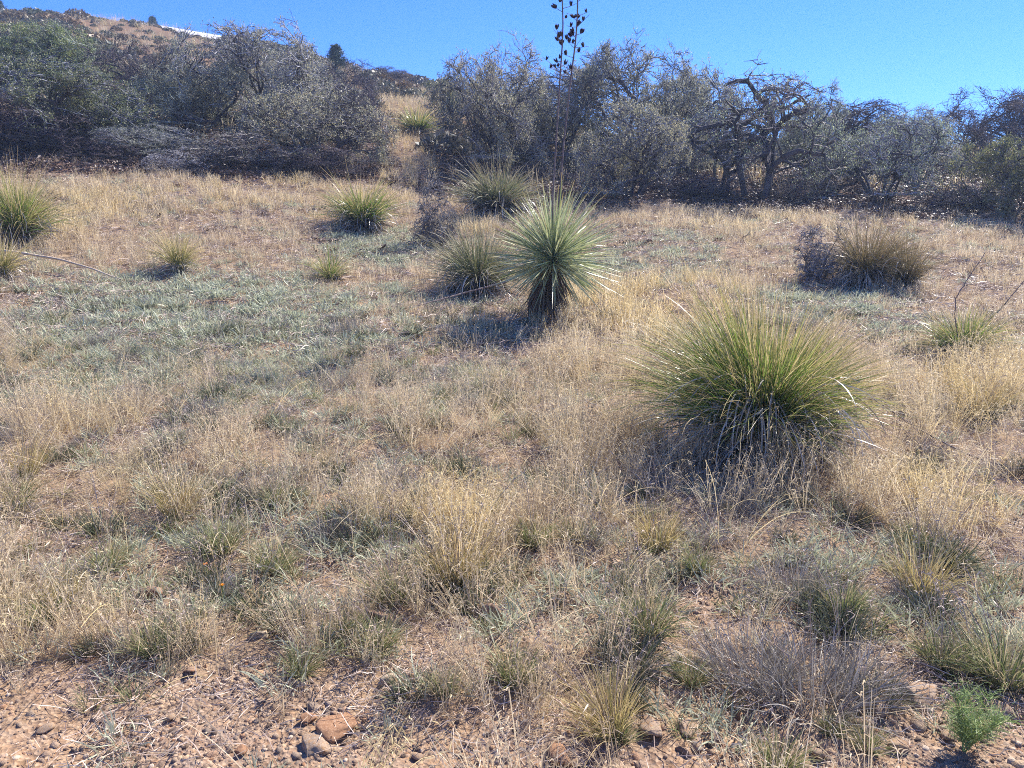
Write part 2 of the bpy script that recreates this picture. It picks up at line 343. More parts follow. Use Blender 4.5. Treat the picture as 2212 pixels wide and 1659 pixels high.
# ------------------------------------------------------------------ the ground
def build_ground():
    uc = np.concatenate([-np.geomspace(60, .86, 26), np.linspace(-.84, .84, 380), np.geomspace(.86, 60, 26)])
    yr = np.concatenate([-np.geomspace(400, 1, 14), np.linspace(0, 1.6, 8)[:-1], np.geomspace(1.6, 16, 400)[:-1], np.geomspace(16, 90, 130)[:-1], np.geomspace(90, 2500, 24)])
    U, Y = np.meshgrid(uc, yr); X = U * np.maximum(np.abs(Y), 2.0)
    Z = height(X, Y)
    px, py, g, go, b, sh = zones(X, Y, Z)
    hill = np.clip((Y - 22) / 8, 0, 1)
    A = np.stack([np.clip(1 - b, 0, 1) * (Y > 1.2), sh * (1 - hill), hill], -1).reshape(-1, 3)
    nr, nc = Y.shape; i = (np.arange(nr - 1)[:, None] * nc + np.arange(nc - 1)[None])
    F = np.stack([i, i + 1, i + nc + 1, i + nc], -1).reshape(-1, 4)
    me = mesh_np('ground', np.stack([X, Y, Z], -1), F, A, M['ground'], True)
    return tag(obj('ground', me), kind='structure')
build_ground()

# ------------------------------------------------------------------ scattered ground cover
def scatter(name, protos, pts, yaw, scl, tint, kind='stuff', label=None, cat=None, tilt=.12, rg=rng, lean=None):
    n = len(pts); me = bpy.data.meshes.new(name); me.vertices.add(n); me.vertices.foreach_set('co', pts.astype(np.float32).ravel())
    rot = np.zeros((n, 3), np.float32); rot[:, 2] = yaw; rot[:, :2] = rg.normal(0, tilt, (n, 2))
    a = me.attributes.new('rotv', 'FLOAT_VECTOR', 'POINT'); a.data.foreach_set('vector', rot.ravel())
    a = me.attributes.new('sclv', 'FLOAT', 'POINT'); a.data.foreach_set('value', scl.astype(np.float32))
    a = me.attributes.new('tint', 'FLOAT', 'POINT'); a.data.foreach_set('value', tint.astype(np.float32))
    a = me.attributes.new('idx', 'INT', 'POINT'); a.data.foreach_set('value', rg.integers(0, len(protos), n).astype(np.int32))
    o = obj(name, me); tag(o, label, cat, kind=kind)
    g = bpy.data.node_groups.new(name + '_scatter', 'GeometryNodeTree')
    g.interface.new_socket('Geometry', in_out='INPUT', socket_type='NodeSocketGeometry'); g.interface.new_socket('Geometry', in_out='OUTPUT', socket_type='NodeSocketGeometry')
    N = g.nodes; Lk = g.links.new
    gi = N.new('NodeGroupInput'); go = N.new('NodeGroupOutput'); jn = N.new('GeometryNodeJoinGeometry'); ip = N.new('GeometryNodeInstanceOnPoints')
    for p in protos:
        oi = N.new('GeometryNodeObjectInfo'); oi.inputs['Object'].default_value = p; oi.inputs['As Instance'].default_value = False
        gt = N.new('GeometryNodeGeometryToInstance'); Lk(oi.outputs['Geometry'], gt.inputs[0]); Lk(gt.outputs[0], jn.inputs[0])
    def na(nm, t):
        q = N.new('GeometryNodeInputNamedAttribute'); q.data_type = t; q.inputs['Name'].default_value = nm; return q.outputs[0]
    Lk(gi.outputs[0], ip.inputs['Points']); Lk(jn.outputs[0], ip.inputs['Instance']); ip.inputs['Pick Instance'].default_value = True
    Lk(na('idx', 'INT'), ip.inputs['Instance Index'])
    er = N.new('FunctionNodeEulerToRotation'); Lk(na('rotv', 'FLOAT_VECTOR'), er.inputs[0]); Lk(er.outputs[0], ip.inputs['Rotation'])
    cx = N.new('ShaderNodeCombineXYZ'); sc = na('sclv', 'FLOAT')
    for k in range(3): Lk(sc, cx.inputs[k])
    Lk(cx.outputs[0], ip.inputs['Scale']); Lk(ip.outputs[0], go.inputs[0])
    md = o.modifiers.new('scatter', 'NODES'); md.node_group = g
    return o
def proto(name, me):
    return bpy.data.objects.new(name, me)      # never linked to the scene

def straw_tuft(n, hmin, hmax, w, spread, seeds=2, droop=.5, K=4, mat='straw', leaves=8):
    G = Geo(); r = np.abs(rng.normal(0, spread, n)); a = rng.random(n) * 2 * math.pi
    base = np.stack([r * np.cos(a), r * np.sin(a), np.full(n, -.02)], 1)
    L = rng.uniform(hmin, hmax, n)
    V, F, A, Pp = blades(base, a + rng.normal(0, .8, n), R(90) - np.abs(rng.normal(0, .22, n)), L, w, K, np.abs(rng.normal(0, droop, n)), 2, .5, tip=.5)
    G.add(V, F, A)
    for s in range(seeds):
        k = rng.integers(K - 1, K + 1, n); b = Pp[np.arange(n), k] + rng.normal(0, .004, (n, 3))
        V, F, A, _ = blades(b, rng.random(n) * 6.28, rng.uniform(-.6, 1.2, n), rng.uniform(.015, .045, n), w * 1.6, 2, 1.2, 1, 1.0)
        G.add(V, F, A)
    if leaves:
        m_ = leaves; a = rng.random(m_) * 6.28
        V, F, A, _ = blades(np.stack([.02 * np.cos(a), .02 * np.sin(a), -.01 + 0 * a], 1), a, rng.uniform(.5, 1.3, m_), rng.uniform(.08, .2, m_), w * 1.3, 4, rng.uniform(.6, 2.4, m_), 1.2, .6)
        G.add(V, F, A)
    return G.mesh('straw_tuft', M[mat])
def forb_tuft(n, lmin, lmax, w, spread, mat='forb', el=(.3, 1.4)):
    a = rng.random(n) * 6.28; r = np.sqrt(rng.random(n)) * spread
    base = np.stack([r * np.cos(a), r * np.sin(a), rng.uniform(-.01, .02, n)], 1)
    G = Geo(); V, F, A, _ = blades(base, a + rng.normal(0, .7, n), rng.uniform(*el, n), rng.uniform(lmin, lmax, n), w, 3, rng.uniform(0, 1.2, n), 1.3, .4)
    return G.add(V, F, A).mesh('forb_tuft', M[mat])
def litter_patch(n, rad, lmin, lmax, w, mat='litter'):
    a = rng.random(n) * 6.28; r = np.sqrt(rng.random(n)) * rad
    base = np.stack([r * np.cos(a), r * np.sin(a), rng.uniform(.0, .022, n)], 1)
    V, F, A, _ = blades(base, rng.random(n) * 6.28, rng.normal(.05, .16, n), rng.uniform(lmin, lmax, n), w, 2, rng.normal(.1, .25, n), 1, .9, tip=.6)
    return Geo().add(V, F, A).mesh('litter_patch', M[mat])

def sample(ymin, ymax, dens, um=.78):
    """random ground points, dens per square metre, over the fan in front of the camera"""
    area = um * (ymax ** 2 - ymin ** 2); n = int(area * dens)
    y = np.sqrt(rng.uniform(ymin ** 2, ymax ** 2, n)); x = rng.uniform(-um, um, n) * y
    return x, y
def put(name, protos, x, y, keep, scale, tint, sink=0.0, tilt=.12, **k):
    z = height(x, y); keep = rng.random(len(x)) < keep
    x, y, z, scale, tint = x[keep], y[keep], z[keep], scale[keep], tint[keep]
    return scatter(name, protos, np.stack([x, y, z - sink * scale], 1), rng.random(len(x)) * 6.28, scale, tint, tilt=tilt, **k)

def bunch_mesh(seed, n, mat, lens, w, el=(.6, 1.5), droop=(.1, 1.2), br=.05, stems=10):
    rg = np.random.default_rng(seed); G = Geo(); a = rg.random(n) * 6.28; r_ = np.sqrt(rg.random(n)) * br
    base = np.stack([r_ * np.cos(a), r_ * np.sin(a), -.01 + 0 * a], 1)
    V, F, A, _ = blades(base, a + rg.normal(0, .5, n), rg.uniform(*el, n), rg.uniform(*lens, n), w, 6, rg.uniform(*droop, n), 1.5, .25, rg=rg); G.add(V, F, A, 0)
    if stems:
        a = rg.random(stems) * 6.28
        V, F, A, Pp = blades(np.tile([0, 0, 0.], (stems, 1)), a, rg.uniform(1.0, 1.5, stems), rg.uniform(1.1, 1.9, stems) * lens[1], w * .7, 6, rg.uniform(.1, .9, stems), 2, .3, rg=rg, tip=.6); G.add(V, F, A, 1)
        m_ = stems * 6; i = rg.integers(0, stems, m_); k = rg.integers(4, 7, m_)
        V, F, A, _ = blades(Pp[i, k], rg.random(m_) * 6.28, rg.uniform(-.5, 1.2, m_), rg.uniform(.012, .03, m_), w * 1.2, 2, 1, 1, 1, rg=rg); G.add(V, F, A, 1)
    return G.mesh('bunch_grass', [M[mat], M['litter']])
near_straw = [proto('dry_grass_tuft', straw_tuft(26, .16, .4, .0028, .035, 3)) for _ in range(8)]
far_straw = [proto('dry_grass_tuft', straw_tuft(18, .14, .36, .007, .06, 1, K=3, leaves=4)) for _ in range(6)]
near_forb = [proto('low_forb', forb_tuft(50, .03, .1, .005, .07)) for _ in range(5)]
far_forb = [proto('low_forb', forb_tuft(34, .04, .12, .011, .1)) for _ in range(4)]
litter = [proto('straw_litter', litter_patch(46, .18, .02, .12, .0028)) for _ in range(6)]
litter_far = [proto('straw_litter', litter_patch(30, .25, .04, .16, .007)) for _ in range(4)]

def straw_keep(px, py, g, go, b, sh):
    clr = 1 - .97 * np.clip(1.5 - np.hypot((px - 1640) / 200, (py - 975) / 110), 0, 1)
    return np.clip(1.0 - 1.0 * b - 1.1 * g + .3 * go, 0.0, 1) * (1 - .88 * sh) * clr
# near dry grass
x, y = sample(1.9, 7.5, 120); Z = zones(x, y); px, py, g, go, b, sh = Z
patch = np.clip((fbm(x * 1.3, y * 1.3, 50) - .36) * 4, .08, 1)
put('dry_grass', near_straw, x, y, straw_keep(*Z) * patch, rng.uniform(.4, 1.15, len(x)) * (.52 + .66 * patch) * (1 - .35 * g), np.clip(.32 + go * .48 + rng.normal(0, .17, len(x)), 0, 1), label='dry tan grass with curly seed heads covering the slope in front', cat='grass', tilt=.24)
x, y = sample(7.5, 18.5, 70, .85); Z = zones(x, y); px, py, g, go, b, sh = Z
patch = np.clip((fbm(x * .9, y * .9, 51) - .34) * 4, .2, 1)
put('dry_grass', far_straw, x, y, straw_keep(*Z) * patch, rng.uniform(.45, 1.1, len(x)) * (.7 + .4 * go) * (1 - .4 * g), np.clip(.32 + go * .48 + rng.normal(0, .17, len(x)), 0, 1), label='dry pale grass on the far part of the slope below the oaks', cat='grass')
# grey green low forbs
x, y = sample(1.9, 7.5, 120); Z = zones(x, y); px, py, g, go, b, sh = Z
put('low_forbs', near_forb, x, y, np.clip(g * .8 + .04, 0, 1) * (1 - sh) * (1 - .6 * b), rng.uniform(.6, 1.4, len(x)), rng.random(len(x)), label='low grey green forbs creeping between the grass in front', cat='ground cover')
x, y = sample(7.5, 17, 85, .85); Z = zones(x, y); px, py, g, go, b, sh = Z
put('low_forbs', far_forb, x, y, np.clip(g * 1.0 + .03, 0, 1) * (1 - sh) * (1 - .5 * b), rng.uniform(.6, 1.3, len(x)), rng.random(len(x)), label='low grey green forbs in patches farther up the slope', cat='ground cover')
bl = [proto('short_green_grass', bunch_mesh(760 + i, 70, 'tuft', (.06, .17), .0034, el=(.4, 1.45), stems=3)) for i in range(5)]
x, y = sample(1.9, 8.5, 26); Z = zones(x, y); px, py, g, go, b, sh = Z
put('short_green_grass', bl, x, y, np.clip(g * 1.0 + .1, 0, 1) * (1 - .7 * b), rng.uniform(.45, 1.15, len(x)), rng.random(len(x)), label='short grey green grass growing through the dry straw', cat='grass')
def culms(n):
    a = rng.random(n) * 6.28; L = rng.uniform(.3, .7, n); G = Geo()
    V, F, A, Pp = blades(np.stack([.06 * np.cos(a), .06 * np.sin(a), -.01 + 0 * a], 1), a, rng.uniform(.5, 1.4, n), L, .0026, 8, rng.uniform(.1, 1.2, n), 1.8, .35, tip=.6); G.add(V, F, A)
    m_ = n * 9; i = rng.integers(0, n, m_); k = rng.integers(5, 9, m_)
    V, F, A, _ = blades(Pp[i, k] + rng.normal(0, .006, (m_, 3)), rng.random(m_) * 6.28, rng.uniform(-.4, 1.2, m_), rng.uniform(.01, .03, m_), .003, 2, 1, 1, 1); G.add(V, F, A)
    return G.mesh('long_straw', M['straw'])
cu = [proto('long_straw', culms(5)) for _ in range(8)]
x, y = sample(1.9, 7.0, 12); Z = zones(x, y)
put('long_straw', cu, x, y, np.clip(.8 - .6 * Z[4], 0, 1), rng.uniform(.6, 1.15, len(x)), np.clip(rng.normal(.55, .25, len(x)), 0, 1), label='long pale grass stems leaning across one another', cat='grass')
dk = [proto('dark_grass_tuft', bunch_mesh(780 + i, 260, 'tuftshade', (.07, .19), .0032, el=(.3, 1.5), br=.07, stems=5)) for i in range(4)] + [proto('grey_grass_tuft', bunch_mesh(790 + i, 260, 'deadgrey', (.07, .17), .0028, el=(.3, 1.5), br=.07, stems=5)) for i in range(2)]
x, y = sample(2.3, 9.5, 6); Z = zones(x, y)
put('mixed_tufts', dk, x, y, np.clip(.85 - .8 * Z[4] + .3 * Z[2], 0, 1), rng.uniform(.5, 1.15, len(x)), rng.random(len(x)), label='dull, shade-toned green and grey tufts scattered through the dry grass', cat='grass')
# straw litter
x, y = sample(1.8, 7.5, 85); Z = zones(x, y); px, py, g, go, b, sh = Z
put('straw_litter', litter, x, y, np.clip(.9 - .65 * b, 0, 1), rng.uniform(.6, 1.2, len(x)), rng.random(len(x)), tilt=.05, label='broken straw lying on the soil', cat='litter')
x, y = sample(7.5, 26, 42, .85); Z = zones(x, y)
put('straw_litter', litter_far, x, y, .9 - .75 * Z[5], rng.uniform(.6, 1.3, len(x)), rng.random(len(x)), tilt=.08, label='broken straw and twigs lying farther up the slope', cat='litter')
lf = []
for i in range(4):
    n_ = 60; a_ = rng.random(n_) * 6.28; r_ = np.sqrt(rng.random(n_)) * .3
    c_ = np.stack([r_ * np.cos(a_), r_ * np.sin(a_), rng.uniform(0, .05, n_)], 1); t_ = unit(rng.normal(0, 1, (n_, 3)) * [1, 1, .4]); u_ = unit(np.cross(t_, rng.normal(0, .5, (n_, 3)) + [0, 0, 1])); z_ = rng.uniform(.02, .045, (n_, 1))
    V_ = np.stack([c_ - t_ * z_, c_ + u_ * z_ * .5, c_ + t_ * z_, c_ - u_ * z_ * .5], 1).reshape(-1, 3)
    lf.append(proto('oak_leaf_litter', mesh_np('oak_leaf_litter', V_, np.arange(n_ * 4).reshape(-1, 4), np.repeat(rng.random((n_, 3)), 4, 0), M['oaklitter'])))
x, y = sample(12, 30, 26, .85); Z = zones(x, y)
put('oak_leaf_litter', lf, x, y, np.clip(Z[5] + .03, 0, 1) * .9, rng.uniform(.6, 1.3, len(x)), rng.random(len(x)), tilt=.1, label='brown fallen leaves and twigs under the oaks', cat='leaf litter')
# stones
def stone(sub, planes, seed, rough=.05, flat=.65, lim=(.45, .95)):
    rg = np.random.default_rng(seed); bm = bmesh.new(); bmesh.ops.create_icosphere(bm, subdivisions=sub, radius=1)
    V = np.array([v.co[:] for v in bm.verts]); F = np.array([[v.index for v in f.verts] for f in bm.faces]); bm.free()
    n = unit(rg.normal(0, 1, (planes, 3))); d = rg.uniform(*lim, planes)
    q = V @ n.T; rr = np.where(q > .05, d / np.maximum(q, .05), 9).min(1); rr = np.minimum(rr, 1.15)
    V = V * rr[:, None]
    V = V * (1 + (fbm(V[:, 0] * 4 + seed, V[:, 1] * 4, seed, 3) + fbm(V[:, 2] * 4 + seed, V[:, 0] * 4, seed + 5, 3) + fbm(V[:, 1] * 4, V[:, 2] * 4, seed + 9, 3) - 1.5)[:, None] * rough * 1.3)
    V = V * np.array([1, rg.uniform(.65, .95), flat * rg.uniform(.8, 1.15)])
    return V, F
def stone_mesh(name, sub, planes, seed, mat, **k):
    V, F = stone(sub, planes, seed, **k); return mesh_np(name, V, F, None, mat)
peb = [proto('gravel_stone', stone_mesh('gravel_stone', 1, 9, 40 + i, M['gravel'], rough=.03)) for i in range(8)]
x, y = sample(1.7, 5.0, 5000, .76); Z = zones(x, y); px, py, g, go, b, sh = Z
sz = .004 + .017 * rng.random(len(x)) ** 3
put('gravel', peb, x, y, np.clip((.12 + b) * (.35 + 1.0 * (fbm(x * 2, y * 2, 77) > .42)), 0, 1) * np.clip((5.2 - y) / 2, .2, 1), sz, rng.random(len(x)), sink=.2, tilt=.4, label='fine tan gravel over bare reddish soil at the bottom', cat='gravel')
x, y = sample(1.7, 6.5, 260, .76); Z = zones(x, y); px, py, g, go, b, sh = Z
put('pebbles', peb, x, y, np.clip(.1 + b * (.4 + .6 * (px > 1000)), 0, 1), .008 + .018 * rng.random(len(x)) ** 2.2, rng.random(len(x)), sink=.25, tilt=.4, label='loose pebbles strewn over the bare soil', cat='gravel')

ang = [proto('angular_stone', stone_mesh('angular_stone', 2, 7, 60 + i, M['gravel'], rough=.05, lim=(.42, .8))) for i in range(8)]
x, y = sample(1.7, 6.0, 190, .76); Z = zones(x, y); px, py, g, go, b, sh = Z
put('loose_stones', ang, x, y, np.clip((.12 + b * .9) * np.where(px > 1250, 1, .4), 0, 1), .012 + .03 * rng.random(len(x)) ** 2.5, rng.random(len(x)) * .9 + .1, sink=.35, tilt=.4, label='small angular stones half sunk in the gravel near the bottom', cat='gravel')

# ------------------------------------------------------------------ oaks and shrubs
def grow(P0, D0, L, K, wander, up=0.0, rg=rng):
    N = len(L); P = np.zeros((N, K + 1, 3)); D = D0.copy(); P[:, 0] = P0; T = np.zeros_like(P); T[:, 0] = D
    up = np.asarray(up)
    for k in range(K):
        D = D + rg.normal(0, wander, (N, 3)); D[:, 2] += up; D = unit(D)
        P[:, k + 1] = P[:, k] + D * (L / K)[:, None]; T[:, k + 1] = D
    return P, T
def kids(P, T, L, per, lo, hi, ang, ratio, rg=rng):
    N, K, _ = P.shape; n = N * per; pi = np.repeat(np.arange(N), per); t = rg.uniform(lo, hi, n) * (K - 1); t[::per] = K - 1.01
    k = np.floor(t).astype(int).clip(0, K - 2); f = (t - k)[:, None]
    st = P[pi, k] * (1 - f) + P[pi, k + 1] * f; d = T[pi, k]
    pr = unit(np.cross(d, rg.normal(0, 1, (n, 3)))); a = rg.uniform(ang[0], ang[1], n)[:, None]
    return st, unit(d * np.cos(a) + pr * np.sin(a)), L[pi] * ratio * rg.uniform(.6, 1.25, n), pi
def oak_meshes(seed, stems=4, spread=.7, leaf=.04, leaves=3, mats=('bark', 'twig', 'leafgrey'), per=(5, 6, 6, 5), w=1.3, low=.35, thick=1.0, twig_w=.007, wander=.28):
    """a scrub oak of unit height and half width w: trunk and limbs, twigs, leaves"""
    rg = np.random.default_rng(seed)
    a = np.arange(stems) * 6.283 / stems + rg.normal(0, .5, stems); sp = rg.uniform(.25, 1.0, stems) * spread
    D0 = unit(np.stack([np.cos(a) * sp, np.sin(a) * sp, np.ones(stems)], 1)); L0 = rg.uniform(.4, .62, stems)
    P0, T0 = grow(np.stack([np.cos(a) * .04, np.sin(a) * .04, -.06 + 0 * a], 1), D0, L0, 6, .2, .05, rg)
    s, d, L, _ = kids(P0, T0, L0, per[0], low, 1, (.35, 1.1), .75, rg); P1, T1 = grow(s, d, L, 5, wander, .03, rg)
    s, d, L2, _ = kids(P1, T1, L, per[1], .25, 1, (.35, 1.1), .55, rg); P2, T2 = grow(s, d, L2, 4, wander, .05, rg)
    s, d, L3, _ = kids(P2, T2, L2, per[2], .2, 1, (.3, 1.1), .6, rg); P3, T3 = grow(s, d, L3, 3, wander, .06, rg)
    s, d, L4, _ = kids(P3, T3, L3, per[3], .2, 1, (.3, 1.2), .7, rg); P4, T4 = grow(s, d, L4, 2, wander, .05, rg)
    E = P4.reshape(-1, 3)
    zt = np.percentile(E[:, 2], 95); c = np.median(E[:, :2], 0); rx = np.percentile(np.abs(E[:, 0] - c[0]), 93); ry = np.percentile(np.abs(E[:, 1] - c[1]), 93)
    def fit(P):
        Q = P.copy(); zf = np.clip(P[..., 2:3] / zt, 0, 1)
        Q[..., 2] = np.where(P[..., 2] > 0, P[..., 2] / zt, P[..., 2]); Q[..., 0] = (P[..., 0] - c[0] * np.clip(zf[..., 0] * 2, 0, 1)) / rx * w; Q[..., 1] = (P[..., 1] - c[1] * np.clip(zf[..., 0] * 2, 0, 1)) / ry * w * .85
        qx, qy, qz = Q[..., 0] / w, Q[..., 1] / w, (Q[..., 2] - .35) / .62
        rr = np.sqrt(qx ** 2 + qy ** 2 + np.maximum(qz, 0) ** 2) + 1e-6
        lump = .84 + .3 * fbm(qx / rr * 2.2 + seed, qz / rr * 2.2 + qy / rr * 1.7, seed, 2)
        k_ = np.where(rr > lump, (lump + (rr - lump) * .42) / rr, 1.0); Q[..., 0] *= k_; Q[..., 1] *= k_
        Q[..., 2] = np.where(qz > 0, .35 + (Q[..., 2] - .35) * k_, Q[..., 2])
        lowz = Q[..., 2] < .03
        far = np.hypot(Q[..., 0], Q[..., 1]) > .15
        Q[..., 2] = np.where(lowz & far, .03 + rg.random(Q[..., 2].shape) * .03, Q[..., 2]); return Q
    P0, P1, P2, P3, P4 = [fit(P) for P in (P0, P1, P2, P3, P4)]
    def rad(P, r0, r1): return np.linspace(r0, r1, P.shape[1])[None] * rg.uniform(.7, 1.2, (len(P), 1))
    G = Geo(); G.add(*tubes(P0, rad(P0, .036 * thick, .02 * thick), 7, rg=rg)); G.add(*tubes(P1, rad(P1, .019 * thick, .009 * thick), 5, rg=rg)); G.add(*tubes(P2, rad(P2, .008 * thick, .0045), 4, rg=rg))
    trunk = G.mesh('oak_trunk', M[mats[0]], True)
    G = Geo(); G.add(*tubes(P3, rad(P3, .0042, .0025), 3, rg=rg))
    st = P4[:, 0]; dv = P4[:, 1:] - P4[:, :-1]; sd_ = unit(np.cross(dv[:, :1] + 1e-6, rg.normal(0, 1, (len(st), 1, 3)))) * twig_w * .5
    wv = np.array([1, .8, .4])[None, :, None]; V = np.stack([P4 - sd_ * wv, P4 + sd_ * wv], 2).reshape(-1, 3)
    n = len(st); i = (np.arange(n)[:, None] * 3 + np.arange(2)[None]) * 2; F = np.stack([i, i + 1, i + 3, i + 2], -1).reshape(-1, 4)
    A = np.repeat(rg.random((n, 3)), 6, 0); G.add(V, F, A)
    twigs = G.mesh('oak_twigs', M[mats[1]])
    if leaves <= 0: return trunk, twigs, None
    nl = int(len(P4) * leaves * 1.9); pi = rg.integers(0, len(P4), nl)
    # foliage in uneven clumps: some branches carry few leaves
    cl = fbm(P4[:, 1, 0] * 5 + seed, P4[:, 1, 1] * 5 + P4[:, 1, 2] * 6, seed); keep = rg.random(nl) < np.clip((cl[pi] - .3) * 4, .25, 1); pi = pi[keep]; nl = len(pi)
    f = rg.random(nl)[:, None]; ctr = P4[pi, 1] * (1 - f) + P4[pi, 2] * f + rg.normal(0, .018, (nl, 3))
    t = unit(rg.normal(0, 1, (nl, 3))); u = unit(np.cross(t, rg.normal(0, 1, (nl, 3)))); sz = leaf * rg.uniform(.5, 1.1, (nl, 1))
    V = np.stack([ctr - t * sz * .5, ctr + u * sz * .28 - t * sz * .1, ctr + t * sz * .5, ctr - u * sz * .28 - t * sz * .1], 1).reshape(-1, 3)
    F = np.arange(nl * 4).reshape(-1, 4); A = np.repeat(np.stack([np.clip(cl[pi] + rg.normal(0, .22, nl), 0, 1), f[:, 0], rg.random(nl)], 1), 4, 0)
    return trunk, twigs, mesh_np('oak_leaves', V, F, A, M[mats[2]])
GR = ('bark', 'twig', 'leafgrey'); GN_ = ('bark', 'twig', 'leafgreen'); PU = ('bark', 'twigpurple', 'leafpurple')
KIND = {
    'oakA': oak_meshes(101, 5, .8, .023, 4, GR, (5, 6, 6, 6), 1.25),
    'oakB': oak_meshes(102, 4, .7, .023, 3.5, GR, (6, 6, 6, 6), 1.2),
    'oakC': oak_meshes(103, 5, .9, .023, 3, GR, (6, 6, 6, 5), 1.3, .5),
    'green': oak_meshes(104, 6, 1.0, .028, 6, GN_, (5, 6, 6, 6), 1.3, .2),
    'greenB': oak_meshes(109, 5, .9, .028, 5, GN_, (5, 6, 6, 6), 1.2, .15),
    'shrub': oak_meshes(105, 8, 1.2, .03, 3.5, GR, (5, 5, 5, 5), 1.3, .1),
    'bare': oak_meshes(106, 6, .8, .022, 1.2, PU, (6, 6, 6, 6), 1.2, .3),
    'bareB': oak_meshes(107, 4, .6, .022, 1.6, PU, (5, 6, 6, 6), 1.2, .4),
    'crooked': oak_meshes(111, 3, .75, .024, 1.7, GR, (4, 5, 6, 5), 1.1, .5, 1.9, .008, .42),
    'palebrush': oak_meshes(112, 9, 1.2, .03, .2, ('bark', 'twig', 'leafgrey'), (5, 5, 5, 4), 1.2, .1, 1.0, .012, .35),
    'brush': oak_meshes(108, 10, 1.6, .035, .25, ('bark', 'twigpurple', 'leafpurple'), (5, 4, 5, 4), 1.5, .05, 1.0, .011, .4),
}
def oak(kind, dx, Y, top, wid, label, cat='tree', name='scrub_oak', group=None, yaw=None, base_row=None, sink=0.0):
    """dx = measured column, Y = distance, top = measured row of the crown's top, wid = measured crown width"""
    x, Y, z = at_dist(dx, Y); z -= sink
    d = depth(Y, z); k = (384 - top * DS) / FPX
    ht = CAMH - z + Y * (k * cP - sP) / (cP + k * sP)
    ht = max(ht, .5); W_ = wid * DS / FPX * d / 2
    tr, tw, lf = KIND[kind]; wref = {'oakA': 1.25, 'oakB': 1.2, 'oakC': 1.3, 'green': 1.3, 'greenB': 1.2, 'shrub': 1.3, 'bare': 1.2, 'bareB': 1.2, 'brush': 1.5, 'crooked': 1.1, 'palebrush': 1.2}[kind]
    r = obj(name, None, loc=(x, Y, z - .05), rot=(0, 0, rng.random() * 6.28 if yaw is None else yaw), scl=(W_ / wref, W_ / wref, ht))
    tag(r, label, cat, group)
    obj('trunk', tr, r); tag(obj('twigs', tw, r), kind='stuff')
    if lf: tag(obj('crown', lf, r), kind='stuff')
    return r
OG = 'scrub oaks in a thicket along the top of the grassy slope'
oak('green', 190, 19.5, 150, 370, 'wide grey green leafy oak shrub at far left, in front of the thicket', group=OG, yaw=1)
oak('bare', 30, 19.2, 215, 300, 'purplish nearly bare shrub cut by the left edge behind the left grass clump', group=OG, yaw=2)
oak('green', 60, 26, 60, 300, 'green leafy oak higher up at the top left corner, above the front shrub', group=OG, yaw=3)
oak('oakC', 545, 22.5, 62, 330, 'big dark spreading oak with rounded crown against the sky left of centre', group=OG, yaw=0.3)
oak('bareB', 315, 23, 95, 200, 'purple twiggy bare oak between the left shrub and the big rounded oak', group=OG)
oak('oakB', 430, 22, 130, 260, 'grey oak filling the thicket just left of the big rounded oak', group=OG)
oak('shrub', 680, 20.5, 185, 300, 'grey green bushy oak under the right side of the big rounded oak', group=OG)
oak('bareB', 760, 21.5, 170, 150, 'thin greyish bare oak at the right end of the left thicket', group=OG, yaw=2)
oak('palebrush', 520, 19, 290, 220, 'low pale tangle of dead branches at the foot of the left thicket', 'shrub', 'dead_brush')
oak('palebrush', 380, 18, 325, 130, 'small bare grey bush alone at the edge of the grass below the left thicket', 'shrub', 'bare_bush')
oak('brush', 690, 19.4, 320, 230, 'dark low brush under the grey green bushy oak left of the gap', 'shrub', 'dead_brush', yaw=1)
oak('shrub', 330, 19.2, 270, 220, 'dark undergrowth shrub between the leafy left shrub and the dead branches', 'shrub', 'undergrowth_shrub', yaw=4)
oak('oakA', 1065, 23.0, 105, 275, 'round topped grey oak with several trunks left of the tall flower stalks', group=OG, yaw=1.2)
oak('oakB', 1210, 25, 130, 240, 'grey oak directly behind the tall yucca flower stalks', group=OG)
oak('oakA', 1385, 24, 98, 300, 'tall broad grey oak with flat top right of the flower stalks', group=OG, yaw=2.2)
oak('shrub', 1370, 19.6, 225, 230, 'dense rounded oak shrub nearest the grass right of the flower stalks', group=OG, yaw=.5)
oak('crooked', 1640, 20.2, 148, 310, 'open crooked oak with thick dark trunk and bright gaps at right centre', group=OG, yaw=.8)
oak('crooked', 1560, 21.2, 225, 190, 'leafy lower oak leaning left beside the crooked dark trunk', group=OG)
oak('oakB', 1750, 22.5, 205, 160, 'grey green oak at the right side of the crooked oak', group=OG, yaw=4)
oak('oakC', 1905, 19.6, 245, 270, 'low domed grey oak shrub over dark shade right of the crooked oak', group=OG, yaw=2)
oak('bare', 1850, 25, 225, 230, 'bare purple oak showing its top behind the low domed oak', group=OG)
oak('bareB', 2090, 26, 205, 220, 'bare dark branched oak on the skyline near the right edge', group=OG, yaw=5)
oak('bare', 2215, 26.5, 195, 170, 'bare purplish oak on the skyline cut by the right edge', group=OG)
oak('greenB', 2190, 17.3, 290, 250, 'dark green leafy oak cut by the right edge over deep shade', group=OG)
oak('brush', 2040, 18.6, 405, 180, 'low dark brush between the domed oak and the green one at the right edge', 'shrub', 'dead_brush')
oak('brush', 1480, 20.4, 375, 180, 'low brush between the rounded shrub and the crooked oak', 'shrub', 'dead_brush', yaw=2)
oak('bare', 840, 42, 148, 110, 'purple grey oak far up the hillside seen through the gap in the thicket', group=OG)
oak('oakB', 640, 27, 110, 200, 'grey oak behind the right shoulder of the big rounded oak', group=OG)
oak('greenB', 975, 30, 165, 120, 'olive green oak up the hill left of the round topped oak', group=OG)
oak('bareB', 740, 28, 135, 170, 'bare thin oak below the dark conifer on the skyline', group=OG, yaw=1)
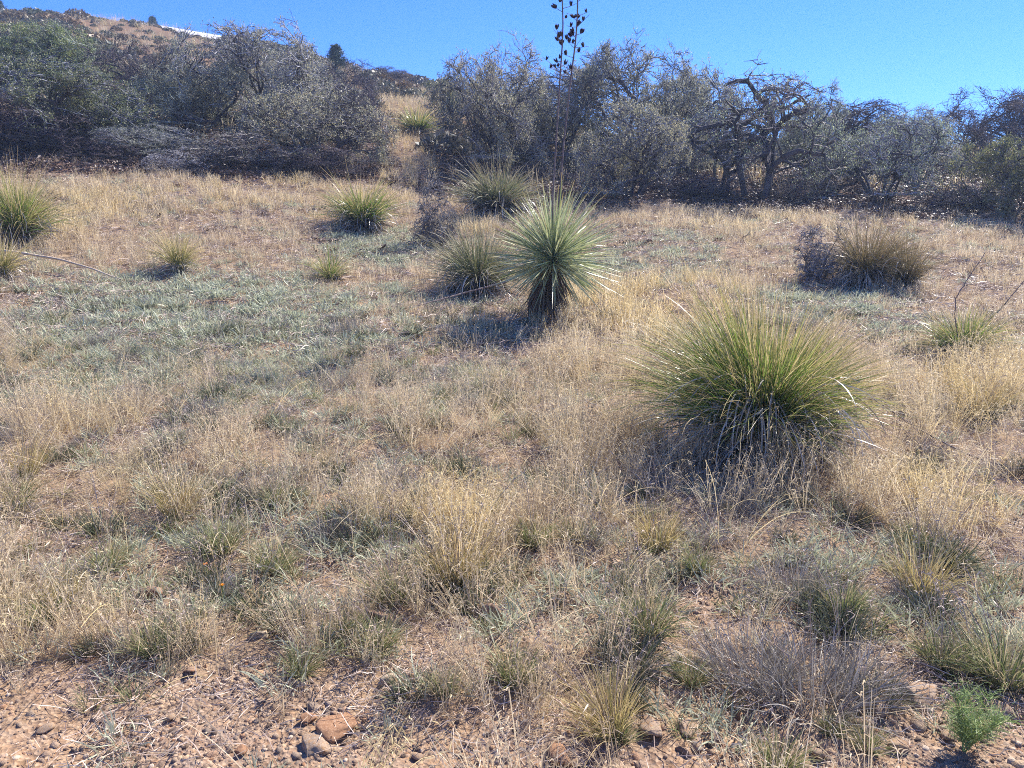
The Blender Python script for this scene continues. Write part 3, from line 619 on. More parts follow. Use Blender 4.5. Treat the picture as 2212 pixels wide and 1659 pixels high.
# more of the thicket behind
for i, (dx, Y, top, wd, kd, lb) in enumerate([
    (120, 31, 110, 260, 'oakA', 'grey oak on the hillside above the left shrub, under the white roof line'),
    (1130, 27, 170, 240, 'bare', 'purplish oak filling the gap behind the round topped oak'),
    (1490, 26, 160, 220, 'shrub', 'grey oak behind, between the flat topped oak and the crooked one'),
    (1770, 27, 240, 200, 'shrub', 'grey oak far behind the crooked oak, low against the sky'),
    (1980, 24, 250, 200, 'oakB', 'pale purple grey oak behind the low domed shrub, below the skyline pair'),
    (230, 24, 190, 240, 'oakC', 'dull grey oak behind the leafy shrub at far left')]):
    oak(kd, dx, Y, top, wd, lb, group=OG)

for dx, Y, top, wd, yw, lb in [
    (1120, 21.8, 352, 190, 3, 'dark low brush at the foot of the round topped oak'), (1290, 21.4, 365, 170, 1, 'dark low brush in the shade right behind the flower stalks'),
    (1545, 20.0, 395, 150, 5, 'dark low brush left of the crooked oak trunk, in front of it'), (1710, 20.2, 390, 140, 2, 'dark low brush right of the crooked oak trunk'),
    (100, 18.8, 322, 230, 4, 'dark tangle of branches below the leafy shrub at far left'), (230, 18.6, 325, 200, 5, 'dark tangle low down between the leafy left shrub and the bare bush'),
    (1800, 20.6, 390, 140, 1, 'dark low brush filling the gap left of the low domed oak'), (2120, 18.4, 405, 160, 4, 'dark tangle of branches under the green oak at the right edge'), (610, 19.6, 315, 220, 3, 'dark tangle of branches under the big rounded oak')]:
    oak('brush', dx, Y, top, wd, lb, 'shrub', 'dead_brush', yaw=yw)
# bare small shrubs standing in the grass
oak('palebrush', 940, 13.6, 395, 90, 'thin bare grey shrub left of the middle grass clump', 'shrub', 'bare_shrub')
oak('palebrush', 1765, 11.8, 490, 110, 'pale grey bare shrub at the left side of the right hand dark clump', 'shrub', 'bare_shrub', yaw=2)

# ------------------------------------------------------------------ hillside scrub and conifers
def bush_proto(seed, mat):
    rg = np.random.default_rng(seed); n = 420; d = unit(rg.normal(0, 1, (n, 3))); d[:, 2] = np.abs(d[:, 2]); r = rg.uniform(.5, 1, (n, 1)) ** .5
    c = d * r * np.array([1, 1, .8]); t = unit(rg.normal(0, 1, (n, 3))); u = unit(np.cross(t, rg.normal(0, 1, (n, 3)))); s = .16 * rg.uniform(.5, 1.2, (n, 1))
    V = np.stack([c - t * s, c + u * s * .4, c + t * s, c - u * s * .4], 1).reshape(-1, 3)
    return mesh_np('hill_bush', V, np.arange(n * 4).reshape(-1, 4), np.repeat(rg.random((n, 3)), 4, 0), M[mat])
hb = [proto('hill_bush', bush_proto(300 + i, 'scrub')) for i in range(5)]
n = 4600; y = np.sqrt(rng.uniform(24 ** 2, 85 ** 2, n)); x = rng.uniform(-.9, .9, n) * y
keep = np.clip((fbm(x * .12, y * .12, 61) - .36) * 5, .08, 1); px, py = proj(x, y, height(x, y)); pt = proj(x, y, height(x, y) + 1.0)[1]; low = ((px > 195) & (px < 480) & (pt < np.interp(px, [195, 222, 290, 450, 480], [54, 56, 68, 102, 112]))); keep = np.where(px < 1000, np.maximum(keep, .85), keep) * ~((px > 800) & (px < 950) & (y < 36))
put('hillside_scrub', hb, x, y, keep, rng.uniform(.3, 1.0, n) * np.where(px > 1000, .8, 1.1) * np.where(low, .4, 1), rng.random(n), sink=.2, label='rust and grey scrub covering the hillside up to the ridge', cat='scrub')
x, y = sample(20, 80, 1.5, .85); Z = zones(x, y); px, py = Z[0], Z[1]
gap = (px > 790) & (px < 980) & (y < 48)
put('hillside_grass', far_straw, x, y, np.where(gap, 0, .5), rng.uniform(1.0, 2.0, len(x)), rng.random(len(x)), label='dry grass between the scrub on the hillside', cat='grass')
x, y = sample(19, 46, 22, .85); px = proj(x, y, height(x, y))[0]
put('gap_grass', far_straw, x, y, ((px > 820) & (px < 940)) * .55, rng.uniform(.6, 1.3, len(x)), rng.random(len(x)), label='dry grass on the open slope in the gap of the thicket', cat='grass')
def conifer(x, y, z, h, w, label, seed=0):
    rg = np.random.default_rng(seed); r = tag(obj('conifer', None, loc=(x, y, z - .1)), label, 'tree')
    G = Geo(); G.add(*tubes(np.array([[[0, 0, 0], [.02, 0, h * .5], [0, .02, h]]]), np.array([[.09, .06, .02]]) * h / 3, 6)); obj('trunk', G.mesh('conifer_trunk', M['bark']), r)
    nb = 130; t = rg.uniform(.12, 1, nb) ** .8; a = rg.random(nb) * 6.28; L = w * .5 * (1.08 - t) * rg.uniform(.6, 1.2, nb) + .06 * w
    G = Geo(); V, F, A, Pp = blades(np.stack([0 * t, 0 * t, t * h], 1), a, rg.uniform(.1, .8, nb), L, .05 * h / 3, 3, -.2, 1, .2, rg=rg); G.add(V, F, A)
    q = Pp[:, 1:].reshape(-1, 3); q = np.repeat(q, 12, 0) + rg.normal(0, .03 * h, (len(q) * 12, 3))
    V, F, A, _ = blades(q, rg.random(len(q)) * 6.28, rg.uniform(-.2, 1.3, len(q)), np.full(len(q), .09 * h), .03 * h, 1, 0, 1, .2, rg=rg); G.add(V, F, A)
    tag(obj('crown', G.mesh('conifer_crown', M['conifer']), r), kind='stuff')
def cone_at(dx, Y, top, wid, label, seed):
    x, Y, z = at_dist(dx, Y); k = (384 - top * DS) / FPX; ht = CAMH - z + Y * (k * cP - sP) / (cP + k * sP); w = wid * DS / FPX * depth(Y, z)
    conifer(x, Y, z, max(ht, .8), w, label, seed)
cone_at(727, 44, 98, 60, 'dark pointed conifer on the skyline right of the big rounded oak', 1)
cone_at(333, 76, 38, 34, 'small dark conifer rising behind the white roof', 2)
cone_at(190, 72, 38, 26, 'small dark rounded conifer left of the white roof', 3)
cone_at(0, 70, 2, 44, 'dark conifer cut by the left edge at the top of the hill', 4)

# ------------------------------------------------------------------ house on the ridge
def bx(G, x0, x1, y0, y1, z0, z1):
    V = np.array([[x, y, z] for z in (z0, z1) for y in (y0, y1) for x in (x0, x1)], float)
    G.add(V, np.array([[0, 2, 3, 1], [4, 5, 7, 6], [0, 1, 5, 4], [2, 6, 7, 3], [0, 4, 6, 2], [1, 3, 7, 5]]), np.full((8, 3), .5))
m = NT('white_metal_roof'); M['roof'] = m.done(srgb('f4f4f2'), .35, spec=.5)
m = NT('grey_wall'); M['wall'] = m.done(srgb('6f7478'), .8)  # one even grey for the house wall
m = NT('window_glass'); M['glass'] = m.done(srgb('20262c'), .1)
def house():
    xa, ya, za = at_dist(222, 71); xb, yb, zb = at_dist(455, 64)
    # roof line measured: left end row 44, right end row 84
    def zrow(row, Y):
        k = (384 - row * DS) / FPX; return CAMH + Y * (k * cP - sP) / (cP + k * sP)
    h = tag(obj('hilltop_house', None, loc=((xa + xb) / 2, (ya + yb) / 2, min(za, zb))), 'long low house with a bright white metal roof on the left ridge', 'house')
    o = np.array(h.location)
    def wing(p0, p1, ztop0, ztop1, dep, rise):
        p0 = np.array(p0); p1 = np.array(p1); d = unit(p1 - p0); nrm = np.array([-d[1], d[0]])
        if nrm[1] < 0: nrm = -nrm
        G = Geo(); th = .15
        # sloping roof: low eave facing the camera, ridge behind; then down again
        q = []
        for (p, zt) in ((p0, ztop0), (p1, ztop1)):
            for (s, dz) in ((-.6, -rise), (dep * .5, 0), (dep + .6, -rise)):
                w_ = p + nrm * s; q.append([w_[0], w_[1], zt + dz]); q.append([w_[0], w_[1], zt + dz - th])
        q = np.array(q, float) - o
        F = np.array([[0, 6, 8, 2], [2, 8, 10, 4], [1, 3, 9, 7], [3, 5, 11, 9], [0, 1, 7, 6], [4, 10, 11, 5], [0, 2, 3, 1], [2, 4, 5, 3], [6, 7, 9, 8], [8, 9, 11, 10]])
        G.add(q, F, np.full((12, 3), .5)); rf = obj('roof', G.mesh('house_roof', M['roof']), h)
        G = Geo(); q = []
        for (p, zt) in ((p0 + d * .5, ztop0), (p1 - d * .5, ztop1)):
            for s in (0, dep):
                w_ = p + nrm * s
                q.append([w_[0], w_[1], zt - rise - .05]); q.append([w_[0], w_[1], zt - rise - 5.5])
        q = np.array(q, float) - o
        G.add(q, np.array([[0, 1, 5, 4], [2, 6, 7, 3], [0, 2, 3, 1], [4, 5, 7, 6]]), np.full((8, 3), .5)); obj('wall', G.mesh('house_wall', M['wall']), h)
        for f in (.2, .45, .7):
            c = p0 + (p1 - p0) * f - nrm * .03; zc = ztop0 + (ztop1 - ztop0) * f - rise - .9; G = Geo()
            e = d * .6; q = np.array([[*(c - e), zc - .4], [*(c + e), zc - .4], [*(c + e), zc + .4], [*(c - e), zc + .4], [*(c - e + nrm * .02), zc - .4], [*(c + e + nrm * .02), zc - .4], [*(c + e + nrm * .02), zc + .4], [*(c - e + nrm * .02), zc + .4]]) - o
            G.add(q, np.array([[0, 1, 2, 3], [4, 7, 6, 5], [0, 4, 5, 1], [3, 2, 6, 7]]), np.full((8, 3), .5)); obj('window', G.mesh('house_window', M['glass']), h)
    x1, y1, _ = at_dist(225, 72); x2, y2, _ = at_dist(290, 72); wing((x1, y1), (x2, y2), zrow(43, 74), zrow(47, 74), 5, 1.4)
    x1, y1, _ = at_dist(283, 69); x2, y2, _ = at_dist(452, 66); wing((x1, y1), (x2, y2), zrow(50, 71), zrow(85, 69), 5, 1.4)
house()

# ------------------------------------------------------------------ beargrass clumps
def nolina_mesh(seed, n, rad, hmax, mats, lens=(.6, 1.05), w=.006, yel=.35, dead=.12, thick=1.0, K=9, curly=30):
    """unit-ish clump in metres: long narrow leaves arching out of a low base"""
    rg = np.random.default_rng(seed); G = Geo()
    def part(n, mi, el0, el1, l0, l1, dr0, dr1, br, w_, dp=1.6):
        a = rg.random(n) * 6.28; r = np.sqrt(rg.random(n)) * br
        base = np.stack([r * np.cos(a), r * np.sin(a), rg.uniform(0.04, .3, n) * hmax], 1)
        lob = .55 + .75 * vnoise(np.cos(a) * 2.2 + seed, np.sin(a) * 2.2 + seed, seed); u = rg.random(n) ** .8; el = el0 + (el1 - el0) * (1 - u * 1.0); L = rg.uniform(l0, l1, n) * hmax * lob
        V, F, A, _ = blades(base, a + rg.normal(0, .5, n), el + rg.normal(0, .16, n), L, w_, K, rg.uniform(dr0, dr1, n) * (.5 + u), dp, .26, rg=rg, tip=.2)
        G.add(V, F, A, mi)
    part(int(n * (1 - yel - dead)), 0, .55, 1.5, *lens, .2, 1.1, rad * .22, w * thick)
    part(int(n * yel), 1, .5, 1.5, lens[0] * 1.1, lens[1] * 1.15, .1, .9, rad * .22, w * thick * .8)
    part(int(n * dead), 2, -.1, .9, lens[0] * .6, lens[1] * .8, .9, 2.4, rad * .22, w * thick, 1.2)
    part(int(n * .35), 3, -.6, .9, lens[0] * .3, lens[1] * .5, .2, 1.0, rad * .3, w * thick * 1.4, 1.2)
    # curled ends and hanging dead leaves
    c = curly; a = rg.random(c) * 6.28
    base = np.stack([rad * .25 * np.cos(a), rad * .25 * np.sin(a), rg.uniform(.15, .5, c) * hmax], 1)
    V, F, A, _ = blades(base, a + rg.normal(0, .5, c), rg.uniform(.2, 1.2, c), rg.uniform(.45, .8, c) * hmax, w * thick * 1.7, 12, rg.uniform(1.5, 3.8, c), .9, .5, rg=rg, tip=.4); G.add(V, F, A, 2)
    return G.mesh('beargrass_leaves', [M[k] for k in mats])
def crown_base(rad, h, seed):
    V, F = stone(2, 14, seed, flat=.8); V = V * np.array([rad, rad, h]); return mesh_np('beargrass_base', V, F, None, M['bark'])
BMx = ('nolinabrown', 'nolinabrown', 'nolinadead', 'thatchshade'); GMx = ('nolinagrey', 'nolinagrey', 'nolinadead', 'thatchshade'); NM = ('nolina', 'nolinayel', 'nolinadead', 'thatchshade'); YM = ('nolinayel', 'nolinayel', 'nolinadead', 'nolinadead')
def nolina(seed, dx, dy, wid, topd, label, n=900, mats=NM, w=.0048, yel=.35, dead=.12, curly=30, lens=(.6, 1.05)):
    x, y = on_ground(dx, dy); z = hz(x, y); d = depth(y, z)
    H = (dy - topd) * DS / FPX * d / cP
    r = tag(obj('beargrass_clump', None, loc=(x, y, z - .02), rot=(0, 0, 0)), label, 'grass clump', 'beargrass clumps standing in the dry grass')
    wd = wid * DS / FPX * d / 2
    me = nolina_mesh(seed, int(n * 1.35) if n < 3000 else n, wd, H, mats, lens, w * max(1, d / 5.5) ** .8, yel, dead, curly=curly)
    co = np.zeros(len(me.vertices) * 3, np.float32); me.vertices.foreach_get('co', co); co = co.reshape(-1, 3)
    # fit height and width
    sx = wd / np.percentile(np.abs(co[:, 0]), 97); sz = H / np.percentile(co[:, 2], 99)
    co[:, 0] *= sx; co[:, 1] *= sx; co[:, 2] *= sz
    gz = height(x + co[:, 0], y + co[:, 1], True) - z
    co[:, 2] = np.maximum(co[:, 2], gz + .01 + .03 * rng.random(len(co)) * (co[:, 2] < gz)); me.vertices.foreach_set('co', co.ravel()); me.update()
    tag(obj('leaves', me, r), kind='stuff'); obj('base', crown_base(wd * .2, H * .16, seed), r, loc=(0, 0, H * .03))
    return x, y, z, H
nolina(11, 1645, 985, 390, 675, 'largest green beargrass clump with curled dead leaves at right centre', 5800, w=.0054, yel=.22, dead=.26, curly=260)
nolina(12, 45, 528, 170, 372, 'tall golden green beargrass clump at the left edge', 1100, yel=.5)
nolina(13, 5, 610, 120, 505, 'low yellowish clump cut by the left edge below the tall golden one', 400, YM, yel=.5)
nolina(14, 388, 588, 120, 487, 'small yellow upright clump between the left edge and the middle', 320, YM, yel=.6, dead=.05, curly=4)
nolina(15, 712, 612, 95, 530, 'smallest clump of stiff green and yellow blades left of the yucca', 190, NM, yel=.55, dead=.03, curly=3)
nolina(16, 785, 498, 140, 400, 'round green clump in front of the gap in the oak thicket', 900, yel=.35, dead=.2)
nolina(17, 1078, 462, 160, 372, 'grey green clump behind the yucca, below the round topped oak', 1000, GMx, yel=.3, dead=.25)
nolina(18, 1035, 640, 185, 492, 'dark shaggy clump touching the left side of the yucca', 1300, GMx, yel=.3, dead=.25, curly=50)
nolina(19, 1870, 618, 160, 486, 'brown olive clump at upper right with a grey bush beside it', 1100, BMx, yel=.3, dead=.35)
nolina(20, 1955, 628, 110, 505, 'straw coloured half of the double clump at upper right', 500, BMx, yel=.5, dead=.1)
X9 = nolina(21, 2078, 778, 150, 662, 'small bright green clump near the right edge with two thin stalks', 650, yel=.4, dead=.08, curly=8)
nolina(22, 903, 292, 90, 232, 'pale green clump on the hillside in the gap of the thicket', 400, yel=.5, dead=.1, curly=4)

# ------------------------------------------------------------------ stalks
def seg_curve(pts, n=14):
    pts = np.array(pts, float); t = np.linspace(0, len(pts) - 1, n); k = np.clip(t.astype(int), 0, len(pts) - 2); f = (t - k)[:, None]
    p0 = pts[np.clip(k - 1, 0, len(pts) - 1)]; p1 = pts[k]; p2 = pts[k + 1]; p3 = pts[np.clip(k + 2, 0, len(pts) - 1)]
    return .5 * ((2 * p1) + (-p0 + p2) * f + (2 * p0 - 5 * p1 + 4 * p2 - p3) * f ** 2 + (-p0 + 3 * p1 - 3 * p2 + p3) * f ** 3)
def stalk_obj(name, pts, r0, r1, mat, sides=7, n=16, jit=.004):
    P_ = seg_curve(pts, n); P_[1:-1] += rng.normal(0, jit, (n - 2, 3)); o0 = P_[0].copy()
    G = Geo(); G.add(*tubes((P_ - o0)[None], np.linspace(r0, r1, n)[None], sides)); o = obj(name, G.mesh(name, M[mat], True), loc=o0); return o, P_
def gp(dx, dy, lift=0.03):
    x, y = on_ground(dx, dy); return (x, y, hz(x, y) + lift)
o, _ = stalk_obj('fallen_stalk', [gp(-20, 578, .25), gp(70, 585, .22), gp(160, 600, .2), gp(262, 612, .05)], .024, .009, 'palestalk'); tag(o, 'long pale fallen flower stalk arching from the left edge', 'stalk')
o, _ = stalk_obj('fallen_stalk', [gp(835, 682, .04), gp(930, 670, .1), gp(1030, 655, .18), gp(1120, 650, .3)], .007, .014, 'stalk'); tag(o, 'dark fallen stalk slanting from the yucca down to the left', 'stalk')
o, _ = stalk_obj('fallen_stalk', [gp(945, 748, .03), gp(1010, 748, .03), gp(1070, 748, .03)], .009, .008, 'palestalk'); tag(o, 'short straight bleached stalk lying below the yucca', 'stalk')
o, _ = stalk_obj('fallen_stalk', [gp(872, 743, .02), gp(915, 745, .02)], .008, .008, 'palestalk', n=6); tag(o, 'very short bleached stick left of the straight bleached stalk', 'stalk')
o, _ = stalk_obj('fallen_stalk', [gp(1880, 900, .15), gp(1980, 950, .08), gp(2100, 1005, .06), gp(2230, 1035, .05)], .007, .005, 'stalk'); tag(o, 'thin brown stalk fallen to the right of the largest clump', 'stalk')
o, _ = stalk_obj('fallen_stalk', [gp(1240, 880, .06), gp(1300, 900, .08), gp(1355, 918, .04)], .005, .004, 'palestalk'); tag(o, 'thin white stick over the grey dead weeds left of the largest clump', 'stalk')
o, _ = stalk_obj('fallen_stalk', [gp(1625, 1100, .02), gp(1640, 1070, .05), gp(1665, 1052, .08)], .006, .006, 'palestalk', n=8); tag(o, 'short bleached curled leaf lying below the largest clump', 'dead leaf')
x9, y9, z9, _ = X9
def raised(dx, dy, Y):
    a = (dx * DS - 512) / FPX; b = (384 - dy * DS) / FPX; t = Y / (cP + b * sP); return (a * t, Y, CAMH - t * sP + b * t * cP)
for k, (a1, a2) in enumerate((((2062, 660), (2128, 545)), ((2110, 715), (2225, 590)))):
    o, _ = stalk_obj('flower_stalk', [(x9, y9, z9 + .05), raised(*a1, y9), raised((a1[0] + a2[0]) / 2 + (-6 if k == 0 else 4), (a1[1] + a2[1]) / 2 + 4, y9), raised(*a2, y9)], .006, .003, 'stalk')
    tag(o, ('thin dark stalk rising from the small clump near the right edge, the left one', 'thin dark stalk leaning right out of the small clump near the right edge')[k], 'stalk')

# ------------------------------------------------------------------ yucca
def yucca():
    x, y = on_ground(1158, 690); z = hz(x, y); r = tag(obj('soaptree_yucca', None, loc=(x, y, z)), 'single yucca with spiky round head, short trunk and two tall flower stalks', 'yucca')
    c = np.array(raised(1195, 562, y)) - np.array([x, y, z]); d = depth(y, z); Rr = 140 * DS / FPX * d
    G = Geo(); P_ = seg_curve([(0, 0, -.1), (.0, 0, .25), c * .75, c], 10); G.add(*tubes(P_[None], np.linspace(.10, .07, 10)[None], 10)); obj('trunk', G.mesh('yucca_trunk', M['trunkyucca'], True), r)
    # individual leaves: shared meshes, one object each
    meshes = []
    for k in range(10):
        n = 1; rg = np.random.default_rng(500 + k); V, F, A, Pq = blades(np.zeros((1, 3)), 0.0, 0.0, np.array([Rr]), .019, 6, float(rg.uniform(-.08, .5)), 1.5, .07, rg=rg, tip=.3)
        # folded blade: raise both edges around a centre rib
        K = 6; Pq = Pq[0]; hw = np.linalg.norm(V[1::2] - V[::2], axis=1) * .5
        side = np.array([0, 1, 0.]); upv = np.array([0, 0, 1.])
        W3 = np.stack([Pq - side * hw[:, None] + upv * hw[:, None] * .35, Pq, Pq + side * hw[:, None] + upv * hw[:, None] * .35], 1).reshape(-1, 3)
        i = np.arange(K) * 3; F = np.concatenate([np.stack([i, i + 1, i + 4, i + 3], 1), np.stack([i + 1, i + 2, i + 5, i + 4], 1)])
        A = np.zeros((K + 1, 3, 3)); A[..., 0] = k / 9; A[..., 1] = np.linspace(0, 1, K + 1)[:, None]; A[..., 2] = rg.random()
        meshes.append(mesh_np('yucca_leaf', W3, F, A.reshape(-1, 3), M['yucca'], True))
    N = 300; gi = np.arange(N) + .5; ph = gi * 2.399963
    zc = .98 - gi / N * 1.5
    for i in range(N):
        el = math.asin(zc[i]) + rng.normal(0, .05); a = ph[i] + rng.normal(0, .1)
        o = obj('leaf', meshes[i % 10], r, loc=tuple(c + np.array([0, 0, .05 * zc[i]]))); o.rotation_mode = 'XYZ'
        o.rotation_euler = (rng.normal(0, .6), -el + rng.normal(0, .09), a + rng.normal(0, .08)); s = (1 + .1 * math.sin(a * 1.0 + 2.4)) * rng.uniform(1.0, 1.22) * (1 if zc[i] > -.2 else .92); o.scale = (s, 1, 1)
    # extra upper leaves and the skirt of dead ones
    n = 900; a = rng.random(n) * 6.28; base = c[None] * rng.uniform(.45, .95, (n, 1)) + np.stack([.07 * np.cos(a), .07 * np.sin(a), 0 * a], 1)
    V, F, A, _ = blades(base, a, rng.uniform(-1.5, -.8, n), rng.uniform(.2, .5, n), .013, 5, rng.uniform(0, .45, n), 1.2, .1)
    V[:, 2] = np.maximum(V[:, 2], .02)
    tag(obj('dead_leaf_skirt', Geo().add(V, F, A).mesh('yucca_skirt', M['yuccadead']), r), kind='stuff')
    n = 640; a = rng.random(n) * 6.28; V, F, A, _ = blades(np.tile(c, (n, 1)) + rng.normal(0, .03, (n, 3)), a, rng.uniform(-.7, 1.5, n), rng.uniform(.5, 1.12, n) * Rr, .013, 5, rng.normal(.2, .3, n), 1.6, .14)
    A[:, 1] = np.minimum(A[:, 1], .8); tag(obj('inner_leaves', Geo().add(V, F, A).mesh('yucca_inner_leaves', M['yucca']), r), kind='stuff')
    n = 34; a = rng.random(n) * 6.28; V, F, A, _ = blades(np.tile(c, (n, 1)), a, rng.uniform(-.2, .5, n), rng.uniform(.15, .32, n), .016, 10, rng.uniform(1, 3, n), .9, .6, tip=.5)
    tag(obj('curled_leaves', Geo().add(V, F, A).mesh('yucca_curled_leaves', M['palestalk']), r), kind='stuff')
    # flower stalks with pods
    bm_pods = []
    for k in range(4):
        rg = np.random.default_rng(900 + k); G = Geo()
        for j in range(3):
            aa = j * 2.094 + rg.normal(0, .1); q = []; K = 5
            for t in range(K + 1):
                tt = t / K; rr = .016 * math.sin(math.pi * min(tt * .85 + .1, 1)) ; off = .006 + .012 * tt
                cc = np.array([math.cos(aa) * off, math.sin(aa) * off, tt * .062])
                for s_ in range(5):
                    b = s_ * 1.2566; q.append(cc + np.array([math.cos(b) * rr * .7, math.sin(b) * rr * .7, 0]))
            i = (np.arange(K)[:, None] * 5 + np.arange(5)[None]); i2 = (np.arange(K)[:, None] * 5 + (np.arange(5)[None] + 1) % 5)
            F = np.stack([i, i2, i2 + 5, i + 5], -1).reshape(-1, 4); G.add(np.array(q), F, np.full((len(q), 3), .5))
        bm_pods.append(G.mesh('seed_pod', M['pod'], True))
    def stalk(cols, rows, r0, label=None):
        pts = [tuple(c)] + [tuple(np.array(raised(cx, cy, y + .02)) - np.array([x, y, z])) for cx, cy in zip(cols, rows)]
        P_ = seg_curve(pts, 26); G = Geo(); G.add(*tubes(P_[None], np.linspace(r0, r0 * .42, 26)[None], 8)); st = obj('flower_stalk', G.mesh('yucca_stalk', M['stalk'], True), r)
        top = [j for j in range(26) if (proj(x + P_[j][0], y + P_[j][1], z + P_[j][2])[1] < 165)]
        j0 = top[0]; G = Geo(); bl = []
        for q in range(46):
            f = rng.uniform(j0, 24.9); k = int(f); p = P_[k] * (1 - f + k) + P_[k + 1] * (f - k); a = rng.random() * 6.28
            L = rng.uniform(.08, .26); e = rng.uniform(.1, .8)
            pts = seg_curve([p, p + np.array([math.cos(a) * math.cos(e), math.sin(a) * math.cos(e), math.sin(e) * .7]) * L * .5, p + np.array([math.cos(a) * .95, math.sin(a) * .95, math.sin(e) * .9]) * L], 6)
            bl.append(pts)
            if rng.random() < .75:
                for _ in range(rng.integers(1, 3)):
                    t = rng.uniform(.4, 1); pp = pts[int(t * 5)]
                    o = obj('seed_pod', bm_pods[rng.integers(4)], st, loc=tuple(pp), rot=(rng.normal(0, .35), rng.normal(0, .35), rng.random() * 6.28), scl=float(rng.uniform(.65, 1.05)))
        G.add(*tubes(np.array(bl), np.tile(np.linspace(.0038, .0022, 6), (len(bl), 1)), 4)); obj('branchlets', G.mesh('stalk_branchlets', M['stalk']), st)
    stalk([1193, 1200, 1209, 1216, 1212, 1206], [455, 330, 180, 60, -40, -130], .0125)
    stalk([1207, 1216, 1232, 1245, 1249, 1252], [455, 330, 180, 70, -40, -150], .0135)
yucca()

